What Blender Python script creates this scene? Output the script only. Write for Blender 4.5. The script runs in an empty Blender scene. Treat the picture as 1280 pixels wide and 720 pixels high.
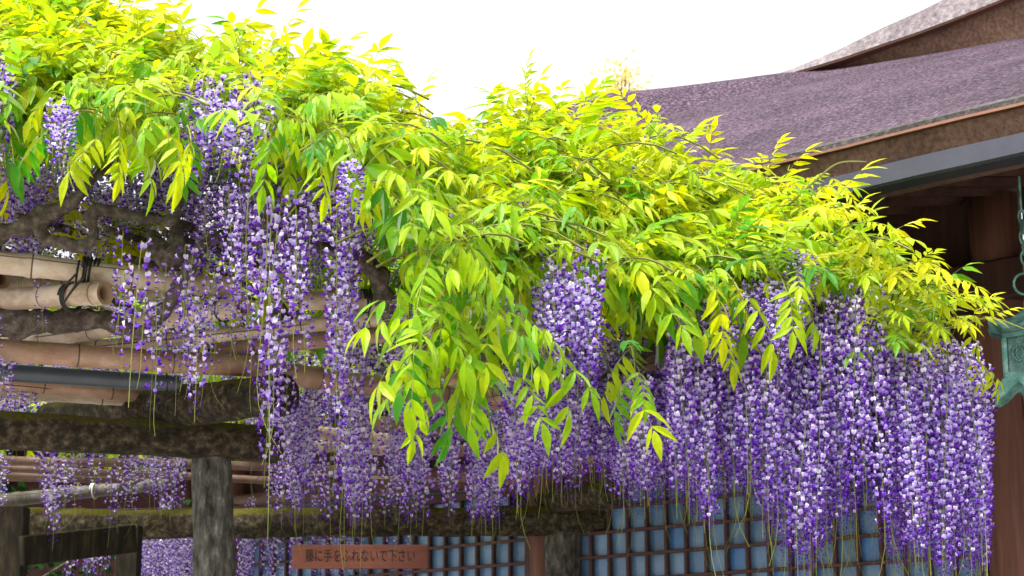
import bpy, bmesh, math, random
import numpy as np
from mathutils import Vector, Matrix, noise

random.seed(7)
rng = np.random.default_rng(11)
scene = bpy.context.scene
col = scene.collection
R = math.radians
U = random.uniform

# ------------------------------------------------------------------ camera
EYE = 1.6
FPX = 2300.0                       # focal length in pixels of the 1280 px wide photograph
PITCH = math.atan(547.0 / FPX)
cam_d = bpy.data.cameras.new('camera')
cam_d.sensor_width = 36.0
cam_d.lens = FPX / 1280.0 * 36.0
cam_d.clip_end = 2000.0
cam_d.dof.use_dof = True
cam_d.dof.focus_distance = 6.9
cam_d.dof.aperture_fstop = 8.0
cam = bpy.data.objects.new('camera', cam_d)
col.objects.link(cam)
cam.location = (0, 0, EYE)
cam.rotation_euler = (math.pi / 2 + PITCH, 0, 0)
scene.camera = cam

# ------------------------------------------------------------------ sky, sun, exposure
SUN_EL, SUN_AZ = R(58), R(-140)          # azimuth measured from +Y towards +X
world = bpy.data.worlds.new('World')
scene.world = world
world.use_nodes = True
wn = world.node_tree
wn.nodes.clear()
w_out = wn.nodes.new('ShaderNodeOutputWorld')
w_bg = wn.nodes.new('ShaderNodeBackground')
w_hs = wn.nodes.new('ShaderNodeHueSaturation')
w_sky = wn.nodes.new('ShaderNodeTexSky')
w_sky.sky_type = 'NISHITA'
w_sky.sun_disc = False
w_sky.sun_elevation = SUN_EL
w_sky.sun_rotation = SUN_AZ
w_sky.dust_density = 4.0
w_sky.air_density = 1.0
w_hs.inputs['Saturation'].default_value = 0.10      # thin bright cloud veils the blue
w_bg.inputs['Strength'].default_value = 0.15
wn.links.new(w_sky.outputs['Color'], w_hs.inputs['Color'])
wn.links.new(w_hs.outputs['Color'], w_bg.inputs['Color'])
wn.links.new(w_bg.outputs['Background'], w_out.inputs['Surface'])

sun_d = bpy.data.lights.new('sun', 'SUN')
sun_d.energy = 2.6
sun_d.angle = R(12)
sun_d.color = (1.0, 0.965, 0.9)
sun = bpy.data.objects.new('sun', sun_d)
col.objects.link(sun)
sdir = Vector((math.sin(SUN_AZ) * math.cos(SUN_EL), math.cos(SUN_AZ) * math.cos(SUN_EL), math.sin(SUN_EL)))
sun.rotation_euler = sdir.to_track_quat('Z', 'Y').to_euler()
sun.location = (0, 0, 30)

vs = scene.view_settings
vs.view_transform = 'Standard'
vs.look = 'None'
vs.gamma = 1.0
vs.use_curve_mapping = False
vs.exposure = 1.45
scene.render.engine = 'CYCLES'
scene.cycles.max_bounces = 8
scene.cycles.transmission_bounces = 6
scene.cycles.use_denoising = True

# ------------------------------------------------------------------ pixel helpers
CF = Vector((0, math.cos(PITCH), math.sin(PITCH)))
CU = Vector((0, -math.sin(PITCH), math.cos(PITCH)))
CR = Vector((1, 0, 0))

def ray(px, py):
    return CR * ((px - 640) / FPX) + CU * ((360 - py) / FPX) + CF

def PY(px, py, y):                      # point on that sight line at distance y in front
    d = ray(px, py)
    return Vector((0, 0, EYE)) + d * (y / d.y)

def PZ(px, py, z):                      # point on that sight line at height z
    d = ray(px, py)
    return Vector((0, 0, EYE)) + d * ((z - EYE) / d.z)

def proj(p):
    q = Vector(p) - Vector((0, 0, EYE))
    z = q.dot(CF)
    return 640 + FPX * q.dot(CR) / z, 360 - FPX * q.dot(CU) / z

def PXM(y):                             # metres per photo pixel at distance y
    return y / 2364.0

# ------------------------------------------------------------------ object helpers
def tag(o, label=None, cat=None, group=None, kind=None):
    if label: o['label'] = label
    if cat: o['category'] = cat
    if group: o['group'] = group
    if kind: o['kind'] = kind
    return o

def thing(name, loc, label, cat, group=None):
    o = bpy.data.objects.new(name, None)
    o.empty_display_size = 0.2
    col.objects.link(o)
    o.location = loc
    return tag(o, label, cat, group)

def link_mesh(name, me, parent=None, matrix=None):
    o = bpy.data.objects.new(name, me)
    col.objects.link(o)
    if parent is not None:
        o.parent = parent
        o.matrix_parent_inverse = WM(parent).inverted()
    if matrix is not None:
        o.matrix_basis = matrix
    return o

def WM(o):
    m = o.matrix_basis.copy()
    if o.parent is not None:
        m = WM(o.parent) @ o.matrix_parent_inverse @ m
    return m

class MB:
    def __init__(self):
        self.v, self.f, self.m = [], [], []
    def add(self, verts, faces, mat=0):
        n = len(self.v)
        self.v += [tuple(p) for p in verts]
        self.f += [tuple(i + n for i in f) for f in faces]
        self.m += [mat] * len(faces)
    def box(self, M, size, mat=0, bev=0.0):
        bm = bmesh.new()
        bmesh.ops.create_cube(bm, size=1.0)
        bmesh.ops.scale(bm, vec=Vector(size), verts=bm.verts)
        if bev > 0:
            bmesh.ops.bevel(bm, geom=bm.edges[:], offset=bev, segments=1, affect='EDGES', profile=0.6)
        bm.verts.ensure_lookup_table()
        self.add([M @ v.co for v in bm.verts], [[v.index for v in f.verts] for f in bm.faces], mat)
        bm.free()
    def tube(self, path, rad, sides=10, mat=0, rough=0.0, rscale=6.0, cap=True, hollow=None, seed=0.0):
        path = [Vector(p) for p in path]
        n = len(path)
        if not hasattr(rad, '__len__'):
            rad = [rad] * n
        rings = []
        ref = None
        for i, p in enumerate(path):
            t = (path[min(i + 1, n - 1)] - path[max(i - 1, 0)])
            if t.length < 1e-9: t = Vector((0, 0, 1))
            t.normalize()
            if ref is None:
                ref = Vector((0, 0, 1)) if abs(t.z) < 0.9 else Vector((1, 0, 0))
            a = (ref - t * ref.dot(t)).normalized()
            ref = a
            b = t.cross(a)
            ring = []
            for k in range(sides):
                th = 2 * math.pi * k / sides
                d = a * math.cos(th) + b * math.sin(th)
                r = rad[i]
                if rough:
                    q = p + d * r
                    r *= 1 + rough * (noise.noise(q * rscale + Vector((seed, 0, 0))) + 0.5 * noise.noise(q * rscale * 3.1))
                ring.append(p + d * r)
            rings.append(ring)
        V = [p for r in rings for p in r]
        F = []
        for i in range(n - 1):
            for k in range(sides):
                k2 = (k + 1) % sides
                F.append((i * sides + k, i * sides + k2, (i + 1) * sides + k2, (i + 1) * sides + k))
        if cap:
            F.append(tuple(range(sides - 1, -1, -1)))
            F.append(tuple((n - 1) * sides + k for k in range(sides)))
        self.add(V, F, mat)
    def build(self, name, mats, parent=None, smooth=False):
        me = bpy.data.meshes.new(name)
        me.from_pydata(self.v, [], self.f)
        if not isinstance(mats, (list, tuple)): mats = [mats]
        for m in mats: me.materials.append(m)
        if len(mats) > 1:
            me.polygons.foreach_set('material_index', self.m)
        if smooth:
            me.polygons.foreach_set('use_smooth', [True] * len(me.polygons))
        me.update()
        return link_mesh(name, me, parent)

def lerp_path(a, b, n, sag=0.0, wob=0.0, seed=0.0):
    out = []
    a, b = Vector(a), Vector(b)
    for i in range(n):
        t = i / (n - 1)
        p = a.lerp(b, t)
        p.z -= sag * 4 * t * (1 - t)
        if wob:
            p += Vector((noise.noise(p * 1.7 + Vector((seed, 3, 1))), noise.noise(p * 1.7 + Vector((7, seed, 1))), noise.noise(p * 1.7 + Vector((1, 9, seed))))) * wob
        out.append(p)
    return out

def spline(pts, per=6):
    """Catmull-Rom through (Vector, radius)"""
    P = [Vector(p[0]) for p in pts]
    W = [p[1] for p in pts]
    out, rad = [], []
    for i in range(len(P) - 1):
        p0, p1, p2, p3 = P[max(i - 1, 0)], P[i], P[i + 1], P[min(i + 2, len(P) - 1)]
        for k in range(per):
            t = k / per
            out.append(0.5 * ((2 * p1) + (p2 - p0) * t + (2 * p0 - 5 * p1 + 4 * p2 - p3) * t * t + (3 * p1 - p0 - 3 * p2 + p3) * t ** 3))
            rad.append(W[i] * (1 - t) + W[i + 1] * t)
    out.append(P[-1]); rad.append(W[-1])
    return out, rad

# ------------------------------------------------------------------ materials
def newmat(name):
    m = bpy.data.materials.new(name)
    m.use_nodes = True
    nt = m.node_tree
    nt.nodes.clear()
    o = nt.nodes.new('ShaderNodeOutputMaterial')
    return m, nt, o

def N(nt, kind, **kw):
    n = nt.nodes.new(kind)
    for k, v in kw.items():
        if k in n.inputs: n.inputs[k].default_value = v
        else: setattr(n, k, v)
    return n

def ramp(nt, stops):
    n = nt.nodes.new('ShaderNodeValToRGB')
    e = n.color_ramp.elements
    while len(e) < len(stops): e.new(0.5)
    for el, (p, c) in zip(e, stops):
        el.position = p
        el.color = (*c, 1) if len(c) == 3 else c
    return n

def rough_mat(name, stops, scale=8.0, detail=8.0, stretch=(1, 1, 1), rough=0.8, bump=0.3, bscale=40.0, bdist=0.01,
              coord='Object', moss=None, spec=0.3, metal=0.0, var=0.25, vscale=None):
    m, nt, out = newmat(name)
    L = nt.links.new
    tc = N(nt, 'ShaderNodeTexCoord')
    mp = N(nt, 'ShaderNodeMapping')
    mp.inputs['Scale'].default_value = stretch
    L(tc.outputs[coord], mp.inputs['Vector'])
    n1 = N(nt, 'ShaderNodeTexNoise', Scale=scale, Detail=detail, Roughness=0.65)
    L(mp.outputs['Vector'], n1.inputs['Vector'])
    cr = ramp(nt, stops)
    L(n1.outputs['Fac'], cr.inputs['Fac'])
    nv = N(nt, 'ShaderNodeTexNoise', Scale=vscale or max(0.8, scale * 0.09), Detail=4.0, Roughness=0.6)
    L(tc.outputs['Object'], nv.inputs['Vector'])
    vr = N(nt, 'ShaderNodeMapRange')
    vr.inputs['From Min'].default_value = 0.3; vr.inputs['From Max'].default_value = 0.7
    vr.inputs['To Min'].default_value = 1 - var; vr.inputs['To Max'].default_value = 1 + var
    L(nv.outputs['Fac'], vr.inputs['Value'])
    vm = N(nt, 'ShaderNodeVectorMath', operation='SCALE')
    L(cr.outputs['Color'], vm.inputs[0]); L(vr.outputs['Result'], vm.inputs['Scale'])
    colour = vm.outputs['Vector']
    n2 = N(nt, 'ShaderNodeTexNoise', Scale=bscale, Detail=6.0, Roughness=0.7)
    L(mp.outputs['Vector'], n2.inputs['Vector'])
    if moss:
        geo = N(nt, 'ShaderNodeNewGeometry')
        sx = N(nt, 'ShaderNodeSeparateXYZ')
        L(geo.outputs['Normal'], sx.inputs['Vector'])
        nm = N(nt, 'ShaderNodeTexNoise', Scale=moss[1], Detail=5.0, Roughness=0.6)
        L(tc.outputs['Object'], nm.inputs['Vector'])
        ad = N(nt, 'ShaderNodeMath', operation='ADD')
        L(sx.outputs['Z'], ad.inputs[0]); L(nm.outputs['Fac'], ad.inputs[1])
        mr = N(nt, 'ShaderNodeMapRange')
        mr.inputs['From Min'].default_value = moss[2]; mr.inputs['From Max'].default_value = moss[2] + 0.25
        L(ad.outputs[0], mr.inputs['Value'])
        mx = N(nt, 'ShaderNodeMix', data_type='RGBA')
        L(mr.outputs['Result'], mx.inputs['Factor'])
        L(colour, mx.inputs[6])
        cm = ramp(nt, [(0.3, tuple(c * 0.4 for c in moss[0])), (0.7, moss[0])])
        L(n2.outputs['Fac'], cm.inputs['Fac'])
        L(cm.outputs['Color'], mx.inputs[7])
        colour = mx.outputs[2]
    bs = N(nt, 'ShaderNodeBsdfPrincipled', Roughness=rough, Metallic=metal)
    bs.inputs['Specular IOR Level'].default_value = spec
    L(colour, bs.inputs['Base Color'])
    bp = N(nt, 'ShaderNodeBump', Strength=bump, Distance=bdist)
    L(n2.outputs['Fac'], bp.inputs['Height'])
    L(bp.outputs['Normal'], bs.inputs['Normal'])
    L(bs.outputs['BSDF'], out.inputs['Surface'])
    return m

def leaf_mat(name, src):
    """src 'object': youth from the object's colour; 'attr': from the mesh colour attribute"""
    m, nt, out = newmat(name)
    L = nt.links.new
    if src == 'object':
        oi = N(nt, 'ShaderNodeObjectInfo'); c = oi.outputs['Color']
    else:
        at = N(nt, 'ShaderNodeAttribute', attribute_name='tint'); c = at.outputs['Color']
    sx = N(nt, 'ShaderNodeSeparateColor')
    L(c, sx.inputs['Color'])
    r1 = ramp(nt, [(0.0, (0.025, 0.15, 0.010)), (0.3, (0.09, 0.27, 0.004)), (0.6, (0.265, 0.41, 0.002)), (0.85, (0.43, 0.50, 0.002)), (1.0, (0.54, 0.53, 0.002))])
    r2 = ramp(nt, [(0.0, (0.08, 0.36, 0.004)), (0.3, (0.25, 0.55, 0.002)), (0.6, (0.54, 0.70, 0.001)), (0.85, (0.74, 0.77, 0.001)), (1.0, (0.86, 0.78, 0.001))])
    geo = N(nt, 'ShaderNodeTexCoord')
    nz = N(nt, 'ShaderNodeTexNoise', Scale=9.0, Detail=3.0)
    L(geo.outputs['Object'], nz.inputs['Vector'])
    ma = N(nt, 'ShaderNodeMath', operation='MULTIPLY_ADD')
    ma.inputs[1].default_value = 0.5; 
    sb = N(nt, 'ShaderNodeMath', operation='SUBTRACT'); sb.inputs[1].default_value = 0.25
    L(nz.outputs['Fac'], ma.inputs[0]); L(sx.outputs['Red'], ma.inputs[2]); L(ma.outputs[0], sb.inputs[0])
    L(sb.outputs[0], r1.inputs['Fac']); L(sb.outputs[0], r2.inputs['Fac'])
    df = N(nt, 'ShaderNodeBsdfDiffuse')
    tr = N(nt, 'ShaderNodeBsdfTranslucent')
    gl = N(nt, 'ShaderNodeBsdfGlossy', Roughness=0.45)
    gl.inputs['Color'].default_value = (0.9, 0.95, 1.0, 1)
    L(r1.outputs['Color'], df.inputs['Color']); L(r2.outputs['Color'], tr.inputs['Color'])
    m1 = N(nt, 'ShaderNodeMixShader', Fac=0.55)
    L(df.outputs[0], m1.inputs[1]); L(tr.outputs[0], m1.inputs[2])
    fr = N(nt, 'ShaderNodeFresnel', IOR=1.4)
    fm = N(nt, 'ShaderNodeMath', operation='MULTIPLY'); fm.inputs[1].default_value = 0.35
    L(fr.outputs[0], fm.inputs[0])
    m2 = N(nt, 'ShaderNodeMixShader')
    L(fm.outputs[0], m2.inputs[0]); L(m1.outputs[0], m2.inputs[1]); L(gl.outputs[0], m2.inputs[2])
    L(m2.outputs[0], out.inputs['Surface'])
    return m

def petal_mat(name, lo, hi, trans=0.3):
    m, nt, out = newmat(name)
    L = nt.links.new
    at = N(nt, 'ShaderNodeAttribute', attribute_name='tint')
    sx = N(nt, 'ShaderNodeSeparateColor'); L(at.outputs['Color'], sx.inputs['Color'])
    r1 = ramp(nt, [(0.0, lo), (1.0, hi)])
    L(sx.outputs['Red'], r1.inputs['Fac'])
    df = N(nt, 'ShaderNodeBsdfDiffuse'); tr = N(nt, 'ShaderNodeBsdfTranslucent')
    L(r1.outputs['Color'], df.inputs['Color']); L(r1.outputs['Color'], tr.inputs['Color'])
    m1 = N(nt, 'ShaderNodeMixShader', Fac=trans)
    L(df.outputs[0], m1.inputs[1]); L(tr.outputs[0], m1.inputs[2])
    L(m1.outputs[0], out.inputs['Surface'])
    return m

def plain(name, c, rough=0.6, spec=0.4, metal=0.0):
    return rough_mat(name, [(0.3, tuple(x * 0.75 for x in c)), (0.7, c)], scale=12, rough=rough, bump=0.08, spec=spec, metal=metal)

M = {}
M['ground'] = rough_mat('gravel_ground', [(0.3, (0.22, 0.20, 0.17)), (0.7, (0.36, 0.33, 0.29))], scale=3, bump=0.6, bscale=30, rough=0.95)
M['bamboo'] = rough_mat('bamboo', [(0.28, (0.16, 0.11, 0.08)), (0.42, (0.38, 0.28, 0.20)), (0.54, (0.52, 0.42, 0.33)), (0.68, (0.58, 0.54, 0.49))],
                        scale=7.0, stretch=(1.4, 1.4, 0.8), rough=0.5, bump=0.12, bscale=60, bdist=0.004, spec=0.35)
M['bamboo_red'] = rough_mat('bamboo_red', [(0.28, (0.12, 0.07, 0.045)), (0.44, (0.33, 0.195, 0.135)), (0.58, (0.43, 0.285, 0.21)), (0.70, (0.50, 0.41, 0.345))],
                        scale=7.0, stretch=(1.4, 1.4, 0.8), rough=0.5, bump=0.12, bscale=60, bdist=0.004, spec=0.35)
M['bamboo_grey'] = rough_mat('bamboo_grey', [(0.3, (0.03, 0.027, 0.024)), (0.5, (0.085, 0.075, 0.065)), (0.75, (0.22, 0.20, 0.18))],
                        scale=6.0, stretch=(1, 1, 2), rough=0.6, bump=0.2, bscale=50, bdist=0.005)
M['bamboo_shaded'] = rough_mat('bamboo_shaded', [(0.28, (0.045, 0.026, 0.02)), (0.44, (0.115, 0.065, 0.05)), (0.60, (0.165, 0.105, 0.082)), (0.76, (0.24, 0.19, 0.165))], scale=7.0, stretch=(1.4, 1.4, 0.8), rough=0.6, bump=0.15, bscale=60, bdist=0.004)  # darker copy of the reddish bamboo: canopy shade put into the colour
M['node'] = plain('bamboo_node', (0.13, 0.09, 0.065), 0.7)
M['cut'] = plain('bamboo_cut', (0.30, 0.20, 0.12), 0.8)
M['cut_dark'] = plain('bamboo_hollow', (0.22, 0.08, 0.04), 0.9)
M['log'] = rough_mat('mossy_log', [(0.3, (0.010, 0.008, 0.005)), (0.46, (0.032, 0.024, 0.014)), (0.58, (0.085, 0.066, 0.04)), (0.72, (0.21, 0.175, 0.12))], scale=26, rough=0.95, bump=1.0, bscale=60, bdist=0.03,
                     moss=((0.15, 0.13, 0.010), 7.0, 0.92), var=0.5, vscale=4.0)
M['post'] = rough_mat('post_bark', [(0.34, (0.02, 0.019, 0.016)), (0.48, (0.07, 0.066, 0.056)), (0.6, (0.13, 0.125, 0.11)), (0.74, (0.27, 0.27, 0.24))], scale=34, stretch=(1, 1, 0.35), rough=0.95, bump=0.8, bscale=60, bdist=0.015)
M['vine'] = rough_mat('vine_bark', [(0.3, (0.03, 0.022, 0.018)), (0.5, (0.085, 0.066, 0.055)), (0.75, (0.22, 0.19, 0.165))], scale=30, rough=0.9, bump=0.9, bscale=45, bdist=0.012)
M['twig'] = plain('twig_green', (0.16, 0.17, 0.03), 0.6)
M['stem'] = plain('raceme_stem', (0.20, 0.24, 0.04), 0.6)
M['pipe'] = plain('pipe_plastic', (0.075, 0.095, 0.13), 0.35, 0.5)
M['wire'] = plain('black_wire', (0.015, 0.015, 0.014), 0.6)
M['tie_white'] = plain('white_tie', (0.6, 0.6, 0.58), 0.5)
M['leaf_o'] = leaf_mat('leaf_single', 'object')
M['leaf_s'] = leaf_mat('leaf_mass', 'attr')
M['petal'] = petal_mat('petal_standard', (0.21, 0.07, 0.64), (0.86, 0.81, 1.0), 0.36)
M['keel'] = petal_mat('petal_keel', (0.085, 0.010, 0.35), (0.28, 0.06, 0.66), 0.3)
M['oldwood'] = rough_mat('old_timber', [(0.3, (0.006, 0.004, 0.003)), (0.5, (0.020, 0.015, 0.008)), (0.7, (0.055, 0.043, 0.024))], scale=12, stretch=(2, 2, 0.5), rough=0.9, bump=0.5, bscale=40,
                         moss=((0.13, 0.13, 0.02), 4.0, 1.25))
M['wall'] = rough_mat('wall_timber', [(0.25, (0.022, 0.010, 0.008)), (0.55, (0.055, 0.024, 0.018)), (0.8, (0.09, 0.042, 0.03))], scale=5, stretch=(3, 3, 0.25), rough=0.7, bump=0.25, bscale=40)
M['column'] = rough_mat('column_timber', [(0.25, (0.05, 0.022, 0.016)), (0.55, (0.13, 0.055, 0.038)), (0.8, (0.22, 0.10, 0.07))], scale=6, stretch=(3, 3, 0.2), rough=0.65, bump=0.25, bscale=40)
M['lattice'] = rough_mat('lattice_timber', [(0.3, (0.045, 0.022, 0.022)), (0.7, (0.10, 0.05, 0.045))], scale=9, rough=0.7, bump=0.15)
M['bark'] = rough_mat('bark_roof', [(0.36, (0.010, 0.004, 0.009)), (0.47, (0.042, 0.022, 0.040)), (0.53, (0.072, 0.043, 0.070)), (0.64, (0.21, 0.155, 0.195))], scale=44, detail=10, stretch=(1, 1, 1), rough=0.95, bump=1.0, bscale=45, bdist=0.03, var=0.4, vscale=1.3)
M['bark_pale'] = rough_mat('bark_weathered', [(0.3, (0.10, 0.08, 0.09)), (0.5, (0.19, 0.16, 0.17)), (0.7, (0.30, 0.27, 0.27))], scale=26, detail=10, rough=0.95, bump=1.0, bscale=45, bdist=0.02)
M['bark_edge'] = rough_mat('bark_edge_weathered', [(0.3, (0.035, 0.03, 0.032)), (0.5, (0.075, 0.065, 0.068)), (0.7, (0.14, 0.125, 0.12))], scale=40, detail=10, rough=0.95, bump=1.0, bscale=50, bdist=0.02)
M['fascia'] = rough_mat('bark_edge', [(0.3, (0.08, 0.043, 0.03)), (0.5, (0.15, 0.085, 0.06)), (0.75, (0.23, 0.145, 0.11))], scale=40, detail=8, rough=0.95, bump=0.6, bscale=60, var=0.4, vscale=2.0)
M['copper'] = plain('copper_strip', (0.17, 0.075, 0.045), 0.6)
M['gutter'] = plain('gutter_metal', (0.040, 0.042, 0.058), 0.45, 0.3)
M['bronze'] = rough_mat('verdigris_bronze', [(0.3, (0.05, 0.13, 0.12)), (0.5, (0.13, 0.31, 0.28)), (0.7, (0.30, 0.50, 0.46))], scale=14, rough=0.6, bump=0.3, bscale=40, bdist=0.004)
M['paper'] = plain('lantern_paper', (0.55, 0.56, 0.60), 0.8)
M['sign'] = rough_mat('sign_board', [(0.3, (0.15, 0.05, 0.034)), (0.7, (0.25, 0.09, 0.062))], scale=6, stretch=(0.4, 2, 4), rough=0.7, bump=0.15)
M['ink'] = plain('sign_ink', (0.025, 0.018, 0.016), 0.7)
M['stone'] = rough_mat('stone_base', [(0.3, (0.2, 0.19, 0.18)), (0.7, (0.38, 0.36, 0.34))], scale=5, bump=0.5)
M['bark_tree'] = M['vine']
M['plaster'] = rough_mat('dark_plaster', [(0.3, (0.05, 0.02, 0.02)), (0.7, (0.10, 0.04, 0.035))], scale=5, bump=0.1)

M['leaf_dark'] = petal_mat('leaf_evergreen', (0.008, 0.025, 0.006), (0.03, 0.07, 0.012), 0.2)
M['leaf_orange'] = petal_mat('leaf_young_orange_glare', (0.62, 0.42, 0.14), (0.68, 0.66, 0.28), 0.5)  # young orange leaves, with the paleness of glare put into the colour
def pane_material():
    m, nt, out = newmat('blue_pane')
    L = nt.links.new
    oi = N(nt, 'ShaderNodeObjectInfo')
    cr = ramp(nt, [(0.0, (0.09, 0.20, 0.38)), (0.5, (0.13, 0.25, 0.44)), (0.85, (0.16, 0.29, 0.48)), (1.0, (0.05, 0.20, 0.52))])
    L(oi.outputs['Random'], cr.inputs['Fac'])
    bs = N(nt, 'ShaderNodeBsdfPrincipled', Roughness=0.25)
    bs.inputs['Specular IOR Level'].default_value = 0.5
    tc = N(nt, 'ShaderNodeNewGeometry')
    nz = N(nt, 'ShaderNodeTexNoise', Scale=3.0, Detail=5.0, Roughness=0.6)  # colour noise stands in for uneven reflections in the panes
    L(tc.outputs['Position'], nz.inputs['Vector'])
    vr = N(nt, 'ShaderNodeMapRange'); vr.inputs['From Min'].default_value = 0.3; vr.inputs['From Max'].default_value = 0.7
    vr.inputs['To Min'].default_value = 0.6; vr.inputs['To Max'].default_value = 1.3
    L(nz.outputs['Fac'], vr.inputs['Value'])
    vm = N(nt, 'ShaderNodeVectorMath', operation='SCALE')
    L(cr.outputs['Color'], vm.inputs[0]); L(vr.outputs['Result'], vm.inputs['Scale'])
    L(vm.outputs['Vector'], bs.inputs['Base Color'])
    L(bs.outputs['BSDF'], out.inputs['Surface'])
    return m
M['pane'] = pane_material()

# ================================================================== THE SETTING
g = MB()
S = 600
g.add([(-S, -S, 0), (S, -S, 0), (S, S, 0), (-S, S, 0)], [(0, 1, 2, 3)])
tag(g.build('ground', M['ground']), kind='structure', label='pale gravel ground of the shrine court')

# ------------------------------------------------------------------ shrine building
AX = Vector((0.731, -0.682, 0)).normalized()          # +u: along the facade, towards the viewer
NW = Vector((-0.682, -0.731, 0)).normalized()         # +w: outwards from the facade
O0 = PY(1258, 500, 9.3); O0.z = 0
BM = Matrix(((AX.x, NW.x, 0, O0.x), (AX.y, NW.y, 0, O0.y), (0, 0, 1, 0), (0, 0, 0, 1)))   # (u, w, z) -> world
def B(u, w, z): return BM @ Vector((u, w, z))
def bbox(mb, u0, u1, w0, w1, z0, z1, bev=0.004, mat=0):
    mb.box(BM @ Matrix.Translation(((u0 + u1) / 2, (w0 + w1) / 2, (z0 + z1) / 2)), (abs(u1 - u0), abs(w1 - w0), abs(z1 - z0)), mat, bev)

bld = thing('shrine_building', B(0, 0, 0), 'dark timber shrine building with purple brown bark roof and blue lattice panels', 'building')
def bpart(name, mat, rects, parent=bld, bev=0.006):
    mb = MB()
    for r in rects: bbox(mb, *r, bev=bev)
    return mb.build(name, mat, parent)

BAY = 3.13
bpart('stone_base', M['stone'], [(-7.2, 4.2, -4.5, 0.9, -0.02, 0.45)], bev=0.03)
for i, u in enumerate((0, -BAY, -2 * BAY, BAY)):
    mb = MB()
    sh = 24
    path = [B(u, 0, 0.40 + (4.3 - 0.40) * k / 12) for k in range(13)]
    mb.tube(path, 0.135, 24)
    mb.build('column', M['column'], bld, smooth=True)
# lattice panels: bars standing proud of blue panes
LZ0, LZ1 = 0.85, 3.02
PITCHL = 0.145
for bay in range(3):
    u1 = (BAY if bay == 0 else 0 if bay == 1 else -BAY) - 0.14
    u0 = u1 - BAY + 0.28
    lp = MB()
    for r in ((u0, u1, -0.05, 0.045, LZ0 - 0.06, LZ0), (u0, u1, -0.05, 0.045, LZ1, LZ1 + 0.07), (u0, u0 + 0.05, -0.05, 0.043, LZ0, LZ1), (u1 - 0.05, u1, -0.05, 0.043, LZ0, LZ1)):
        bbox(lp, *r)
    panel = lp.build('lattice_panel', M['lattice'], bld)
    nu = int(round((u1 - u0 - 0.1) / PITCHL))
    pu = (u1 - u0 - 0.1) / nu
    nz = 15
    pz = (LZ1 - LZ0) / nz
    vb = None
    for k in range(1, nu):
        uu = u0 + 0.05 + k * pu
        if vb is None:
            mb = MB(); mb.box(BM.to_3x3().to_4x4(), (0.021, 0.03, LZ1 - LZ0), 0, 0.003)
            vb = mb.build('bar', M['lattice'], panel); o = vb
        else:
            o = link_mesh('bar', vb.data, panel)
        o.matrix_basis = Matrix.Translation(B(uu, 0.012, (LZ0 + LZ1) / 2))
    hb = None
    for k in range(1, nz):
        zz = LZ0 + k * pz
        if hb is None:
            mb = MB(); mb.box(BM.to_3x3().to_4x4(), (u1 - u0 - 0.1, 0.03, 0.019), 0, 0.003)
            hb = mb.build('bar', M['lattice'], panel); o = hb
        else:
            o = link_mesh('bar', hb.data, panel)
        o.matrix_basis = Matrix.Translation(B((u0 + u1) / 2, 0.018, zz))
    if bay > 0:
        pn = None
        for a in range(nu):
            for c in range(nz - 5, nz):
                if pn is None:
                    mb = MB(); mb.box(BM.to_3x3().to_4x4(), (pu - 0.004, 0.006, pz - 0.004), 0, 0)
                    pn = mb.build('pane', M['pane'], panel); o = pn
                else:
                    o = link_mesh('pane', pn.data, panel)
                o.matrix_basis = Matrix.Translation(B(u0 + 0.05 + (a + 0.5) * pu, -0.014, LZ0 + (c + 0.5) * pz)) @ Matrix.Rotation(U(-.012, .012), 4, AX) @ Matrix.Rotation(U(-.012, .012), 4, 'Z')
        mb = MB(); bbox(mb, u0 + 0.05, u1 - 0.05, -0.015, -0.009, LZ0, LZ0 + (nz - 5) * pz, bev=0)
        mb.build('pane_sheet', M['pane'], panel)
    else:
        mb = MB(); bbox(mb, u0 + 0.05, u1 - 0.05, -0.015, -0.009, LZ0, LZ1, bev=0)
        mb.build('pane_sheet', M['pane'], panel)
    # plank wall above the lattice, plank below
    for k in range(9):
        a = u0 + (u1 - u0) * k / 9; b_ = u0 + (u1 - u0) * (k + 1) / 9
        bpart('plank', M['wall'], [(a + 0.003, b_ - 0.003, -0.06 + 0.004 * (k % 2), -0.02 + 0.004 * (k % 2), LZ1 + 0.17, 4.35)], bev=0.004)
    bpart('lintel', M['column'], [(u0 - 0.02, u1 + 0.02, -0.07, 0.07, LZ1 + 0.072, LZ1 + 0.22)], bev=0.01)
    bpart('sill', M['column'], [(u0 - 0.02, u1 + 0.02, -0.07, 0.07, 0.45, LZ0 - 0.062)], bev=0.01)
bpart('head_beam', M['wall'], [(-2 * BAY - 0.3, BAY + 0.4, -0.1, 0.15, 3.72, 3.93)], bev=0.012)
bpart('side_wall', M['wall'], [(-2 * BAY - 0.05, -2 * BAY + 0.05, -4.3, -0.14, 0.45, 4.35)])
bpart('back_wall', M['wall'], [(-2 * BAY + 0.06, BAY, -4.4, -4.3, 0.45, 4.35)])
# eave: soffit boards, rafters, gutter
EZ = 4.0; EW = 1.6
UL, UR = -8.45, 3.6
rf = None
for k in range(46):
    u = UL + 0.5 + k * 0.25
    if u > UR: break
    if rf is None:
        mb = MB(); mb.tube([B(0, -0.3, 4.40) - B(0, 0, 0) * 0, B(0, EW - 0.12, 4.02)], 0.038, 4)
        rf = mb.build('rafter', M['wall'], bld); rf.matrix_basis = Matrix.Translation(AX * u)
    else:
        o = link_mesh('rafter', rf.data, bld); o.matrix_basis = Matrix.Translation(AX * u)

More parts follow.
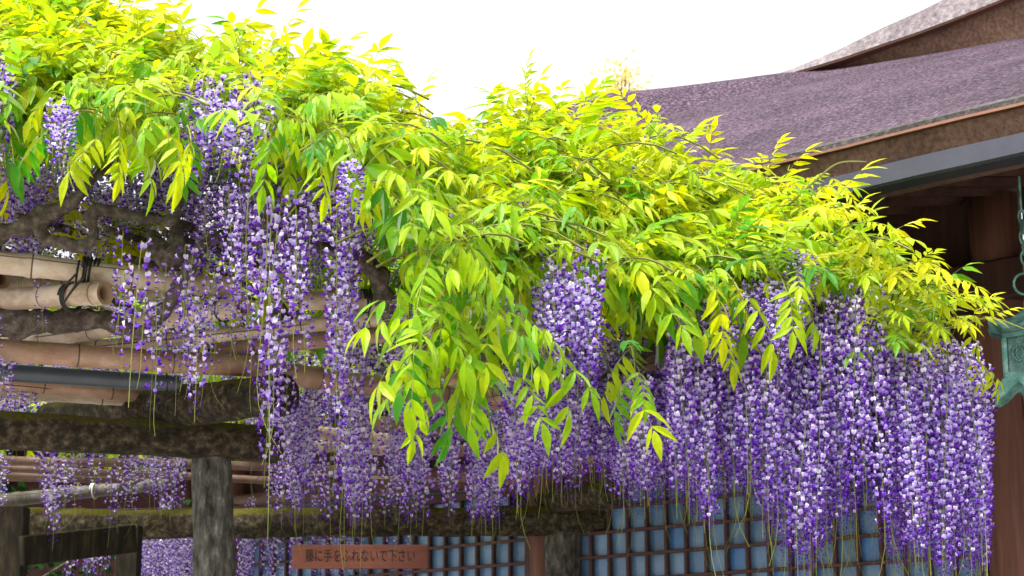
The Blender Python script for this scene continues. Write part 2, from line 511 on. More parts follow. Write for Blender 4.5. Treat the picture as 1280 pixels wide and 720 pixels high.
def grid_mesh(name, fn, nu, nv, mat, parent, smooth=True, flip=False):
    mb = MB()
    V = [fn(i / nu, j / nv) for j in range(nv + 1) for i in range(nu + 1)]
    F = []
    for j in range(nv):
        for i in range(nu):
            a = j * (nu + 1) + i
            F.append((a, a + 1, a + nu + 2, a + nu + 1) if not flip else (a, a + nu + 1, a + nu + 2, a + 1))
    mb.add(V, F)
    return mb.build(name, mat, parent, smooth)

# bark roof: lower slope from the eave up to the upper roof; hip on its left
HIP_Y = 14.0
hipA = PY(780, 140, HIP_Y); hipB = PY(962, 97, HIP_Y)
invB = BM.inverted()
hA, hB = invB @ hipA, invB @ hipB
EDGE_Z = 4.235
fas = [(958, 100), (1000, 93), (1050, 85), (1100, 76), (1150, 68), (1200, 61), (1250, 52), (1330, 40), (1440, 20), (1700, -40)]
def on_w(px, py, w):
    d = ray(px, py); o = Vector((0, 0, EYE))
    t = (w - (o - O0).dot(NW)) / d.dot(NW)
    return o + d * t
_ft = [invB @ on_w(x, y, hB.y) for x, y in fas]
FU = [p.x for p in _ft]; FZ = [p.z for p in _ft]
def roof_pt(s, t):
    # t: 0 at eave, 1 at the top; s: 0 at the hip side, 1 at the far right
    w = (EW - 0.07) + (hB.y - (EW - 0.07)) * t
    # left limit follows the hip
    if t < 0.72:
        k = t / 0.72
        cu = -8.3; ul = cu + (hA.x - cu) * k; zl = EDGE_Z + 0.10 + (hA.z - EDGE_Z - 0.10) * (k ** 1.0)
    else:
        k = (t - 0.72) / 0.28
        ul = hA.x + (hB.x - hA.x) * k; zl = hA.z + (hB.z - hA.z) * k
    ur = 4.0
    u = ul + (ur - ul) * s
    # plain slope away from the hip
    zt = EDGE_Z + 0.56 * ((EW - 0.07) - w) - 0.05 * math.sin(math.pi * min(1, t))
    f = min(1, s / 0.12); f = f * f * (3 - 2 * f)
    zs = EDGE_Z + (float(np.interp(u, FU, FZ)) - EDGE_Z) * (t + 0.03 * math.sin(math.pi * t))
    zz = zl * (1 - f) + zs * f
    p = B(u, w, zz)
    p.z += 0.012 * noise.noise(p * 1.3) + 0.006 * noise.noise(p * 6)
    return p
roof = grid_mesh('roof', roof_pt, 120, 60, M['bark'], bld)
# thick bark edge, its copper strip and the gutter
def edge_strip(name, prof, mat, u0=UL + 0.15, u1=4.0, parent=None, n=60):
    mb = MB()
    V, F = [], []
    m = len(prof)
    for i in range(n + 1):
        u = u0 + (u1 - u0) * i / n
        up = 0.10 * max(0, (-(u) - 6.0) / 2.4) ** 2
        for (w, z) in prof:
            p = B(u, w, z + up); p.z += 0.004 * noise.noise(p * 3)
            V.append(p)
    for i in range(n):
        for k in range(m):
            k2 = (k + 1) % m
            F.append((i * m + k, i * m + k2, (i + 1) * m + k2, (i + 1) * m + k))
    F.append(tuple(range(m))); F.append(tuple(range((n + 1) * m - 1, n * m - 1, -1)))
    mb.add(V, F)
    return mb.build(name, mat, parent or roof)
edge_strip('roof_edge', [(EW - 0.25, EDGE_Z + 0.06), (EW - 0.07, EDGE_Z + 0.012), (EW - 0.035, EDGE_Z - 0.012), (EW - 0.04, EDGE_Z - 0.035), (EW - 0.25, EDGE_Z - 0.03)], M['bark_edge'])
edge_strip('copper_strip', [(EW - 0.25, EDGE_Z - 0.037), (EW - 0.028, EDGE_Z - 0.037), (EW - 0.028, EDGE_Z - 0.05), (EW - 0.25, EDGE_Z - 0.05)], M['copper'])
edge_strip('fascia', [(EW - 0.30, EDGE_Z - 0.052), (EW - 0.055, EDGE_Z - 0.052), (EW - 0.15, EZ - 0.02), (EW - 0.40, EZ + 0.03)], M['fascia'])
edge_strip('gutter', [(EW - 0.10, EZ + 0.045), (EW - 0.115, EZ + 0.045), (EW - 0.115, EZ - 0.045), (EW + 0.02, EZ - 0.055), (EW + 0.035, EZ - 0.045), (EW + 0.035, EZ + 0.04), (EW + 0.025, EZ + 0.04), (EW + 0.02, EZ - 0.035), (EW - 0.10, EZ - 0.03)], M['gutter'], parent=bld)
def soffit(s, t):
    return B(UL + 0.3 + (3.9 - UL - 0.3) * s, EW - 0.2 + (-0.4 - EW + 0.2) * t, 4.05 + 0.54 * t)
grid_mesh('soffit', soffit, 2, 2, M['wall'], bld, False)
# upper roof with its verge
vy = hB.y
low = [(958, 99), (1000, 88), (1050, 73), (1100, 56), (1150, 39), (1200, 20), (1250, 0), (1330, -35), (1440, -86)]
thick = [2, 6, 12, 20, 25, 31, 38, 48, 60]
mb = MB(); mf = MB(); mc = MB()
V, F = [], []; V2, F2 = [], []; V3, F3 = [], []
for (px, py), th, (fx, fy) in zip(low, thick, fas):
    a = on_w(px, py, vy + 0.20); t_ = on_w(px, py - th, vy + 0.16)
    back = t_ - NW * 4.0 + Vector((0, 0, 0.7)); backb = a - NW * 4.0 + Vector((0, 0, 0.4))
    V += [a, t_, back, backb]
    c0 = on_w(px, py, vy + 0.19); c1 = on_w(px, py + 3, vy + 0.19)
    V3 += [c0, c1, c1 - NW * 0.3, c0 - NW * 0.3]
    f0 = on_w(px, py + 2.5, vy + 0.14); f1 = on_w(fx, fy + 6, vy + 0.02)
    V2 += [f0, f1, f1 - NW * 0.4, f0 - NW * 0.4]
n = len(low)
for VV, FF in ((V, F), (V2, F2), (V3, F3)):
    for i in range(n - 1):
        for k in range(4):
            k2 = (k + 1) % 4
            FF.append((i * 4 + k, i * 4 + k2, (i + 1) * 4 + k2, (i + 1) * 4 + k))
    FF.append((0, 1, 2, 3)); FF.append(tuple((n - 1) * 4 + k for k in (3, 2, 1, 0)))
mb.add(V, F); mf.add(V2, F2); mc.add(V3, F3)
up_roof = mb.build('upper_roof', M['bark_pale'], bld)
mf.build('verge_board', M['fascia'], up_roof)
mc.build('copper_strip', M['copper'], up_roof)

# ------------------------------------------------------------------ hanging bronze lantern
lu, lw = 0.56, 0.75
lc = PY(1294, 445, 8.37)
lan = thing('bronze_lantern', lc - Vector((0, 0, 0.22)), 'green verdigris bronze lantern hanging under the eave beside the timber column', 'lantern')
def hexring(r, z, sides=6, rot=0.26, lift=0.0):
    out = []
    for k in range(sides * 4):
        th = 2 * math.pi * k / (sides * 4) + rot
        # straight hexagon sides with optional corner lift
        ph = (2 * math.pi * k / (sides * 4)) % (2 * math.pi / sides) - math.pi / sides
        rr = r * math.cos(math.pi / sides) / math.cos(ph)
        edge = abs(ph) / (math.pi / sides)
        out.append(lc + Vector((math.cos(th) * rr * (1 + 0.06 * lift * edge ** 2), math.sin(th) * rr * (1 + 0.06 * lift * edge ** 2), z + 0.05 * lift * edge ** 3)))
    return out
def hexloft(name, prof, mat, parent):
    mb = MB(); V, F = [], []
    for (r, z, lift) in prof: V += hexring(r, z, lift=lift)
    m = 24
    for i in range(len(prof) - 1):
        for k in range(m):
            F.append((i * m + k, i * m + (k + 1) % m, (i + 1) * m + (k + 1) % m, (i + 1) * m + k))
    F.append(tuple(range(m - 1, -1, -1))); F.append(tuple((len(prof) - 1) * m + k for k in range(m)))
    mb.add(V, F); return mb.build(name, mat, parent)
hexloft('roof', [(0.165, 0.100, 0), (0.215, 0.105, 1.0), (0.225, 0.115, 1.0), (0.17, 0.142, 0.4), (0.11, 0.172, 0.1), (0.065, 0.205, 0), (0.03, 0.215, 0)], M['bronze'], lan)
hexloft('body_top', [(0.155, 0.072, 0), (0.165, 0.075, 0), (0.165, 0.098, 0), (0.15, 0.10, 0)], M['bronze'], lan)
hexloft('body_bottom', [(0.15, -0.115, 0), (0.165, -0.113, 0), (0.165, -0.09, 0), (0.155, -0.085, 0)], M['bronze'], lan)
hexloft('paper_lining', [(0.135, -0.09, 0), (0.135, 0.075, 0)], M['paper'], lan)
for k in range(6):
    th = 2 * math.pi * k / 6 + 0.26
    a = lc + Vector((math.cos(th), math.sin(th), 0)) * 0.155
    mb = MB(); mb.tube([a + Vector((0, 0, -0.09)), a + Vector((0, 0, 0.075))], 0.014, 6); mb.build('corner_post', M['bronze'], lan)
    th2 = th + 2 * math.pi / 6
    b_ = lc + Vector((math.cos(th2), math.sin(th2), 0)) * 0.155
    ex = (b_ - a).normalized(); wdt = (b_ - a).length
    def SP(x, z): return a + ex * x + Vector((0, 0, z))
    mb = MB()
    z0, z1 = -0.085, 0.072; x0, x1 = 0.018, wdt - 0.018
    st = 0.017
    for sgn in (1, -1):
        q = -0.2
        while q < 0.4:
            # clip the diagonal to the panel
            pts = []
            for tt in np.linspace(0, 0.16, 2):
                pass
            xa, xb = q, q + (z1 - z0)
            t0 = max(0, (x0 - xa) / (xb - xa)); t1 = min(1, (x1 - xa) / (xb - xa))
            if t1 > t0 + 0.02:
                if sgn > 0: A_, C_ = (xa + (xb - xa) * t0, z0 + (z1 - z0) * t0), (xa + (xb - xa) * t1, z0 + (z1 - z0) * t1)
                else: A_, C_ = (xa + (xb - xa) * t0, z1 - (z1 - z0) * t0), (xa + (xb - xa) * t1, z1 - (z1 - z0) * t1)
                mb.tube([SP(*A_), SP(*C_)], 0.0027, 4)
            q += st
    scr = mb.build('lattice_screen', M['bronze'], lan)
    mb = MB(); cx = wdt / 2
    out_n = Vector((math.cos((th + th2) / 2), math.sin((th + th2) / 2), 0))
    mb.tube([SP(cx + 0.036 * math.cos(t), 0.036 * math.sin(t) - 0.005) + out_n * 0.005 for t in np.linspace(0, 2 * math.pi, 17)], 0.005, 5)
    for sx_ in (-1, 1):
        mb.tube([SP(cx + sx_ * (0.006 + 0.011 * math.sin(t)), 0.02 - 0.016 * t) + out_n * 0.005 for t in np.linspace(0, 3, 8)], 0.0045, 5)
    mb.build('emblem', M['bronze'], scr)
    mb = MB()
    pts = [(0.0, -0.113), (wdt, -0.113), (wdt + 0.03, -0.20), (wdt + 0.012, -0.215), (wdt * 0.82, -0.19), (wdt * 0.64, -0.155), (wdt * 0.5, -0.14), (wdt * 0.36, -0.155), (wdt * 0.18, -0.19), (-0.012, -0.215), (-0.03, -0.20)]
    V = [SP(x, z) + out_n * (0.02 + max(0, -0.113 - z) * 0.45) for x, z in pts] + [SP(x, z) + out_n * (0.006 + max(0, -0.113 - z) * 0.45) for x, z in pts]
    m = len(pts)
    F = [(0, 1, 2, 3, 4, 5, 6, 7, 8, 9, 10), tuple(range(2 * m - 1, m - 1, -1))] + [(i, i + m, (i + 1) % m + m, (i + 1) % m) for i in range(m)]
    mb.add(V, F); mb.build('foot_skirt', M['bronze'], lan)
mb = MB()
mb.tube([lc + Vector((0.03 * math.sin(t) - 0.0, 0, 0.25 - 0.035 * math.cos(t))) for t in np.linspace(0, 2 * math.pi, 13)], 0.009, 6)
mb.tube([lc + Vector((x, 0, z)) for x, z in ((-0.045, 0.195), (-0.015, 0.25), (0, 0.30), (0.0, 0.31))], [0.016, 0.014, 0.012, 0.01], 6)
mb.build('hanger', M['bronze'], lan)
mb = MB()
mb.tube([lc + Vector((0.045 * math.sin(t) - 0.03, 0.01, 0.345 - 0.05 * math.cos(t))) for t in np.linspace(0, 2 * math.pi, 15)], 0.006, 6)
for k in range(6):
    zc = 0.42 + k * 0.05
    mb.tube([lc + Vector((0.016 * math.sin(t) * (k % 2) - 0.02, 0.016 * math.sin(t) * (1 - k % 2), zc - 0.034 * math.cos(t))) for t in np.linspace(0, 2 * math.pi, 11)], 0.005, 5)
mb.tube([lc + Vector((-0.02, 0, 0.69)), lc + Vector((-0.02, 0, 1.10))], 0.006, 6)
mb.build('chain', M['bronze'], lan)

# ================================================================== PERGOLA
per = thing('wisteria_pergola', PY(265, 900, 8.2) * 1.0, 'bamboo pole pergola on mossy log beams carrying the wisteria', 'pergola')
per.location.z = 0

def bamboo(a, b, dia0, dia1, mat='bamboo', gap=0.33, ends=(False, False), sag=0.0):
    """one pole with swollen nodes; an open cut end shows the hollow"""
    a, b = Vector(a), Vector(b)
    Lg = (b - a).length
    ax = (b - a).normalized()
    n_nodes = max(1, int(Lg / gap))
    off = U(0.2, 0.8) * gap
    stations = [0.0]
    nodes = []
    s = off
    while s < Lg - 0.03:
        nodes.append(s); s += gap * U(0.9, 1.12)
    ss = [(0.0, 1.0)]
    for q in nodes:
        ss += [(q - 0.03, 0.985), (q - 0.008, 1.10), (q + 0.002, 1.0), (q + 0.01, 1.08), (q + 0.035, 0.985)]
    ss.append((Lg, 1.0))
    ss = [x for x in ss if 0 <= x[0] <= Lg]
    # local mesh: pole along local Z so that the grain runs along it
    me = MB()
    sd = U(0, 50)
    path = []; rad = []
    for s, k in ss:
        t = s / Lg
        bow = Vector((noise.noise(Vector((s * 0.8, sd, 0))), noise.noise(Vector((s * 0.8, 0, sd))), 0)) * 0.02
        path.append(Vector((0, 0, s)) + bow)
        rad.append(0.5 * (dia0 + (dia1 - dia0) * t) * k)
    me.tube(path, rad, 18, 0, cap=False)
    q = ax.to_track_quat('Z', 'Y')
    mw = Matrix.Translation(a) @ q.to_matrix().to_4x4()
    for e, (pp, rr, sg) in enumerate(((path[0], rad[0], 1), (path[-1], rad[-1], -1))):
        V = []
        ring = [Vector((math.cos(2 * math.pi * k / 18), math.sin(2 * math.pi * k / 18), 0)) for k in range(18)]
        V += [pp + d * rr for d in ring] + [pp + d * rr * 0.66 for d in ring] + [pp + d * rr * 0.62 + Vector((0, 0, sg * 0.05)) for d in ring]
        F = []
        for k in range(18):
            k2 = (k + 1) % 18
            F.append((k, k2, 18 + k2, 18 + k)); F.append((18 + k, 18 + k2, 36 + k2, 36 + k))
        me.add(V, F, 2)
        me.add(V[36:], [tuple(range(18))], 3)
    for qn in nodes:
        p0 = Vector((0, 0, qn)); i = min(range(len(ss)), key=lambda j: abs(ss[j][0] - qn))
        me.tube([path[i] + Vector((0, 0, -0.004)), path[i] + Vector((0, 0, 0.006))], rad[i] * 1.035, 18, 1, cap=False)
    if U(0, 1) < 0.6 and Lg > 0.8:           # drying split along the culm
        dl = q.to_matrix().inverted() @ Vector((0.0, -1.0, U(-0.5, 0.6))); dl.z = 0; dl.normalize()
        s0_, s1_ = U(0.0, 0.25) * Lg, U(0.55, 1.0) * Lg
        idx = [j for j in range(len(ss)) if s0_ <= ss[j][0] <= s1_]
        if len(idx) > 2:
            me.tube([path[j] + dl * rad[j] * 0.995 for j in idx], [0.0006] + [0.0028] * (len(idx) - 2) + [0.0006], 5, 1, cap=False)
    o = me.build('bamboo_pole', [M[mat], M['node'], M['cut'], M['cut_dark']], per, smooth=True)
    o.matrix_basis = mw
    return o

def loop_pts(c, ax, r, turns=1.0, pitch=0.02, n=20, phase=0.0, squash=1.0):
    ax = ax.normalized()
    u = ax.cross(Vector((0, 0, 1))).normalized(); v = u.cross(ax)
    return [c + u * r * math.cos(t) + v * r * squash * math.sin(t) + ax * (pitch * t / (2 * math.pi)) for t in np.linspace(phase, phase + 2 * math.pi * turns, n)]

def lash(c, ax, r, parent, turns=2.5, mat='wire', th=0.005, tail=True):
    mb = MB()
    pts = loop_pts(Vector(c), ax, r + th, turns, 0.014, int(16 * turns))
    mb.tube(pts, th, 5)
    if tail:
        e = pts[-1]
        mb.tube([e, e + Vector((0.02, -0.015, 0.03)), e + Vector((0.04, -0.02, 0.01)), e + Vector((0.05, -0.02, -0.03))], th * 0.8, 4)
    o = mb.build('lashing', M[mat], parent, smooth=True)
    return o

def pz(px, py, z): return PZ(px, py, z)
poles = []
def addpole(a, b, dpx0, dpx1, mat='bamboo', ext=0.0, **kw):
    d0 = dpx0 * PXM(a.y); d1 = dpx1 * PXM(b.y)
    p = bamboo(a, b, d0, d1, mat, **kw)
    poles.append((p, a, b, d0, d1)); return p
ZT = 3.25; ZM = 3.13
pA = addpole(PY(-300, 293, 6.82), PY(300, 361, 7.25), 35, 28, gap=0.42)
pB = addpole(PY(375, 373, 7.35), PY(560, 380, 7.6), 25, 24)
pC = addpole(PY(-300, 407, 8.27), PY(132, 368, 7.02), 30, 31, gap=0.30)
pD = addpole(PY(-80, 340, 7.75), PY(4, 347, 7.35), 25, 26)
pE = addpole(PY(-60, 352, 7.7), PY(210, 366, 7.9), 24, 22)
pF = addpole(PY(10, 428, 8.1), PY(306, 383, 7.1), 22, 29, 'bamboo')
pG = addpole(PY(95, 436, 7.95), PY(510, 393, 7.6), 18, 21, 'bamboo')
pH = addpole(PY(270, 438, 8.0), PY(520, 418, 8.0), 22, 22, 'bamboo_red')
pI = addpole(PZ(-320, 417, ZM), PZ(335, 459, ZM), 34, 28, 'bamboo_red', gap=0.38)
pJ = addpole(PZ(338, 463, ZM), PZ(690, 508, ZM), 30, 24, 'bamboo_red')
pK = addpole(PZ(-320, 445, 3.06), PZ(185, 495, 3.06), 21, 17, 'bamboo_red')
pL = addpole(PZ(-320, 475, 3.04), PZ(160, 502, 3.04), 20, 15, 'bamboo')
# far rows beyond the first log beam
for (x0, y0, x1, y1, w0, w1, mt) in ((-250, 565, 560, 592, 13, 11, 'bamboo_shaded'), (-250, 571, 420, 604, 10, 10, 'bamboo_shaded'), (-250, 584, 200, 602, 16, 12, 'bamboo_shaded'),
                                     (80, 641, 520, 632, 11, 11, 'bamboo_shaded'), (250, 628, 600, 611, 11, 10, 'bamboo_shaded'),
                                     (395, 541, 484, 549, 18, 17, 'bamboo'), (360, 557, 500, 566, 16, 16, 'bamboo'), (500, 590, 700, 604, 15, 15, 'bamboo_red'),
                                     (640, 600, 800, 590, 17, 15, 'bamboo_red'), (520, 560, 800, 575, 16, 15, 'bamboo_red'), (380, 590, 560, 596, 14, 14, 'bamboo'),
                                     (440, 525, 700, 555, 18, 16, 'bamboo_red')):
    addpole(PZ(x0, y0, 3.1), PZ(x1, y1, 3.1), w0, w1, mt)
pM = addpole(PZ(-60, 632, 2.98), PZ(210, 604, 3.08), 19, 16, 'bamboo_grey')
lash(pM.matrix_basis @ Vector((0, 0, 0.66 * (PZ(210, 604, 3.08) - PZ(-60, 632, 2.98)).length)), PZ(210, 604, 3.08) - PZ(-60, 632, 2.98), 0.042, pM, 1.2, 'tie_white', 0.006, False)
pN = addpole(PZ(520, 516, 3.08), PZ(936, 432, 3.08), 22, 21, 'bamboo_red')
pO = addpole(PZ(640, 560, 3.1), PZ(1010, 470, 3.1), 20, 20, 'bamboo_red')
pP = addpole(PZ(700, 520, 3.1), PZ(1150, 560, 3.1), 20, 16, 'bamboo_red')
pQ = addpole(PZ(560, 470, 3.1), PZ(1120, 520, 3.12), 22, 17, 'bamboo_red')
# wire lashings
axA = PY(300, 361, 7.25) - PY(-120, 313, 6.95)
lash(PY(103, 338, 7.1), axA, 0.05, pA, 2.4, th=0.0055)
lash(PY(117, 340, 7.12), axA, 0.051, pA, 1.3, th=0.005, tail=False)
axC = PY(132, 368, 7.02) - PY(-120, 391, 7.75)
lash(PY(86, 372, 7.13), axC, 0.05, pC, 2.2, th=0.0055)
mb = MB()
for (x0, y0, x1, y1) in ((99, 326, 82, 356), (106, 330, 88, 366), (97, 335, 80, 378), (104, 322, 100, 352)):
    mb.tube([PY(x0, y0, 6.98), PY((x0 + x1) / 2 + 6, (y0 + y1) / 2, 6.93), PY(x1, y1, 7.0)], 0.005, 5)
mb.build('lashing', M['wire'], pA, smooth=True)
axB = PY(560, 380, 7.6) - PY(375, 373, 7.35)
lash(PY(452, 376, 7.46), axB, 0.041, pB, 2.2, th=0.006)
axF = PY(306, 383, 7.1) - PY(10, 428, 8.1)
lash(PY(277, 388, 7.19), axF, 0.044, pF, 1.6, th=0.005)
lash(PZ(468, 549, 3.1), Vector((1, 0.1, 0)), 0.042, poles[15][0], 1.5, th=0.006)

def log(name, pts, mat, rough=0.15, sides=20, n=26, seed=0.0, parent=per):
    P = [Vector(p) for p, r in pts]; 
    path, rad = spline(pts, per=max(3, n // (len(pts) - 1)))
    # rounded ends
    a, b = path[0], path[-1]
    da = (path[0] - path[1]).normalized(); db = (path[-1] - path[-2]).normalized()
    path = [a + da * rad[0] * 0.12] + path + [b + db * rad[-1] * 0.12]
    rad = [rad[0] * 0.82] + rad + [rad[-1] * 0.82]
    mb = MB()
    mb.tube(path, rad, sides, 0, rough=rough, rscale=5.0, seed=seed)
    return mb.build(name, mat, parent, smooth=True)

ZB = 2.85
log('log_beam', [(PZ(-330, 525, ZB), 0.09), (PZ(-140, 533, ZB), 0.088), (PZ(60, 541, ZB), 0.085), (PZ(220, 549, ZB), 0.082), (PZ(350, 555, ZB), 0.084)], M['log'], seed=3, n=60, sides=28)
log('log_beam', [(PY(60, 521, 9.2), 0.07), (PY(160, 512, 8.4), 0.082), (PY(250, 504, 8.05), 0.09), (PY(352, 492, 7.65), 0.09)], M['log'], seed=8, n=50, sides=28)
log('post', [(PY(266, 1150, 8.22), 0.11), (PY(266, 900, 8.22), 0.10), (PY(268, 720, 8.26), 0.094), (PY(264, 571, 8.30), 0.09)], M['post'], seed=5, rough=0.06, n=60)
log('log_beam', [(PY(-200, 662, 11.7), 0.10), (PY(60, 655, 11.5), 0.095), (PY(260, 655, 11.4), 0.09), (PY(500, 652, 11.35), 0.09), (PY(788, 652, 11.2), 0.092)], M['log'], seed=11, n=80, sides=24)
log('log_beam', [(PY(585, 628, 12.6), 0.07), (PY(680, 626, 11.4), 0.075), (PY(772, 616, 10.3), 0.08)], M['log'], seed=14, n=40)
log('post', [(PY(704, 930, 11.3), 0.12), (PY(704, 760, 11.3), 0.115), (PY(704, 655, 11.3), 0.11)], M['post'], seed=17, rough=0.06, n=40)
log('post', [(PY(-150, 950, 11.6), 0.12), (PY(-150, 760, 11.6), 0.115), (PY(-150, 655, 11.6), 0.11)], M['post'], seed=27, rough=0.06, n=20)
log('post', [(PY(-300, 1150, 8.1), 0.11), (PY(-300, 900, 8.1), 0.10), (PY(-300, 530, 8.1), 0.09)], M['post'], seed=19, rough=0.06, n=20)
# corner posts further along the edge, below the flowers
for o in list(per.children):
    pass

# loose dark plastic pipe lying on the poles
def pipe(name, a, b, r, mat, label, wall=0.8):
    t = MB()
    ax = (b - a).normalized()
    t.tube([a, b], r, 24, 0, cap=False)
    t.tube([b, a], r * wall, 24, 0, cap=False)
    for p in (a, b):
        u = ax.cross(Vector((0, 0, 1))).normalized(); v = u.cross(ax)
        V = [p + (u * math.cos(k * math.pi / 12) + v * math.sin(k * math.pi / 12)) * rr for rr in (r, r * wall) for k in range(24)]
        t.add(V, [(k, (k + 1) % 24, 24 + (k + 1) % 24, 24 + k) for k in range(24)])
    o = t.build(name, M[mat], None, smooth=True)
    return tag(o, label, 'pipe')
pp = pipe('drain_pipe', PZ(-140, 456, 3.08), PZ(226, 480, 3.08), 11.2 * PXM(7.9), 'pipe', 'dark blue grey plastic pipe lying under the long bamboo pole above the log post')
mb = MB(); mb.tube(loop_pts(PZ(207, 479, 3.08), Vector((1, 0.3, 0)), 11.8 * PXM(7.9), 1.0, 0.005, 20), 0.004, 5); mb.build('wire_tie', M['wire'], pp)
pipe('drain_pipe', PZ(520, 512, 3.1), PZ(648, 530, 3.08), 11 * PXM(8.8), 'pipe', 'black pipe end poking out among the purple flowers below the drooping leaf spray')
pipe('steel_conduit', PZ(318, 637, 2.98), PZ(620, 610, 3.0), 3.2 * PXM(11), 'gutter', 'thin grey conduit running above the mossy rear log beam')

# timber frame at lower left
fr = thing('timber_frame', Vector((PY(16, 720, 9.6).x, 9.6, 0)), 'weathered dark timber frame with a slanting plank below the rear log beam', 'frame')
def vpost(name, px0, px1, ytop, y, mat, parent):
    a = PY(px0, ytop, y); b_ = PY(px1, ytop, y)
    mb = MB(); mb.box(Matrix.Translation(((a.x + b_.x) / 2, y + 0.06, a.z / 2)), (b_.x - a.x, 0.12, a.z), 0, 0.006)
    return mb.build(name, mat, parent)
vpost('upright', -2, 31, 632, 9.6, M['oldwood'], fr)
vpost('upright', 146, 174, 655, 10.40, M['oldwood'], fr)
a0, a1 = PY(26, 689, 9.58), PY(165, 667 + 14, 10.3)
a1 = PY(168, 673, 10.32)
mb = MB()
ax = (a1 - a0).normalized()
side = ax.cross(Vector((0, 0, 1))).normalized(); upv = side.cross(ax)
mb.box(Matrix.Translation((a0 + a1) / 2) @ Matrix((ax, side, upv)).transposed().to_4x4(), ((a1 - a0).length, 0.04, 0.155), 0, 0.006)
mb.build('plank', M['oldwood'], fr)

# sign board hung under the rear log beam
sy = 11.15
s0, s1 = PY(366, 681, sy), PY(535, 711, sy)
cen = (s0 + s1) / 2
sg = thing('sign_board', cen - Vector((0, 0, 0.08)), 'reddish brown wooden sign board with black Japanese writing under the rear log beam', 'sign')
mb = MB(); mb.box(Matrix.Translation(cen), (s1.x - s0.x, 0.02, s0.z - s1.z), 0, 0.003); mb.build('board', M['sign'], sg)
cu = bpy.data.curves.new('lettering', 'FONT')
cu.body = '藤に手をふれないで下さい'
cu.size = 0.066
cu.align_x = 'CENTER'; cu.align_y = 'CENTER'
cu.extrude = 0.0008
tmp = bpy.data.objects.new('lettering_src', cu); col.objects.link(tmp)
dg = bpy.context.evaluated_depsgraph_get()
me = bpy.data.meshes.new_from_object(tmp.evaluated_get(dg))
bpy.data.objects.remove(tmp)
me.materials.clear(); me.materials.append(M['ink'])
lt = link_mesh('lettering', me, sg)
xs = [v.co.x for v in me.vertices]
sc_ = 0.66 / max(0.01, max(xs) - min(xs))
lt.matrix_basis = Matrix.Translation(cen + Vector((0, -0.0115, 0))) @ Matrix.Rotation(math.pi / 2, 4, 'X') @ Matrix.Diagonal((sc_, 1.25, 1, 1))
for px in (385, 516):
    mb = MB(); mb.tube([PY(px, 683, sy + 0.012), PY(px, 660, sy + 0.08)], 0.003, 5); mb.build('hanging_wire', M['wire'], sg)

# ================================================================== WISTERIA
vine = thing('wisteria_vine', Vector((PY(-260, 500, 7.6).x, 7.6, 0)), 'wisteria vine with lime green leaves and long purple flower clusters over the pergola', 'wisteria')

def gn(pts, name='branch', rough=0.42, sides=16, per_=12):
    P = [(PY(x, y, d), r * PXM(d)) for x, y, d, r in pts]
    path, rad = spline(P, per_)
    mb = MB(); mb.tube(path, [r * (1 + 0.18 * noise.noise(p * 22)) for p, r in zip(path, rad)], sides, 0, rough=rough, rscale=17.0)
    return mb.build(name, M['vine'], vine, smooth=True)
gn([(-260, 905 + 420, 7.6, 42), (-250, 900, 7.6, 34), (-240, 650, 7.6, 30), (-200, 470, 7.55, 24), (-110, 415, 7.45, 20), (-30, 406, 7.35, 18), (60, 403, 7.3, 17), (130, 400, 7.28, 14), (170, 416, 7.25, 9), (195, 402, 7.1, 9), (215, 374, 7.0, 10), (226, 354, 6.95, 9), (242, 324, 6.95, 8), (262, 300, 7.0, 6), (300, 285, 7.1, 5)], 'trunk')
gn([(-240, 520, 7.55, 17), (-120, 360, 7.2, 15), (-20, 300, 6.95, 13), (28, 284, 6.9, 12), (48, 272, 6.88, 14), (74, 262, 6.85, 9), (98, 246, 6.8, 8), (116, 224, 6.8, 6), (150, 200, 6.9, 5)])
gn([(48, 275, 6.88, 12), (56, 298, 6.9, 10), (78, 302, 6.88, 9), (100, 308, 6.86, 9), (118, 296, 6.85, 8), (113, 277, 6.85, 8), (124, 262, 6.85, 8), (165, 270, 6.85, 7), (215, 275, 6.85, 6), (226, 252, 6.9, 5), (250, 220, 7.0, 4)])
gn([(190, 292, 7.05, 7), (200, 312, 7.0, 13), (214, 326, 6.98, 16), (222, 310, 6.98, 12), (218, 286, 7.0, 7)])
gn([(262, 300, 7.0, 6), (340, 300, 7.2, 7), (420, 315, 7.2, 9), (462, 330, 7.1, 13), (482, 372, 7.1, 14), (500, 420, 7.2, 12), (560, 440, 7.3, 9), (640, 452, 7.4, 7), (735, 476, 7.5, 5), (790, 455, 7.5, 4.5), (830, 425, 7.5, 4)])
gn([(300, 285, 7.1, 6), (400, 260, 7.0, 6), (520, 290, 7.0, 6), (640, 330, 7.1, 5.5), (760, 370, 7.2, 5), (880, 380, 7.3, 5), (1000, 380, 7.4, 4.5), (1090, 400, 7.45, 4), (1180, 420, 7.4, 3)])
gn([(640, 330, 7.2, 5), (720, 320, 7.5, 5), (860, 330, 7.7, 5), (960, 345, 7.9, 4), (1080, 385, 7.9, 3)])
for k in range(9):     # canes across the top of the pergola
    x0 = U(-100, 300); y0 = U(260, 330)
    gn([(x0, y0, 7.2, 6), (x0 + 120, y0 + 40, 8.2 + U(0, .6), 5.5), (x0 + 260, y0 + 110 + U(-20, 20), 9.4, 5), (x0 + 420, y0 + 190, 10.8, 4.5), (x0 + 520, y0 + 250, 12.4, 4)], sides=7, per_=4)

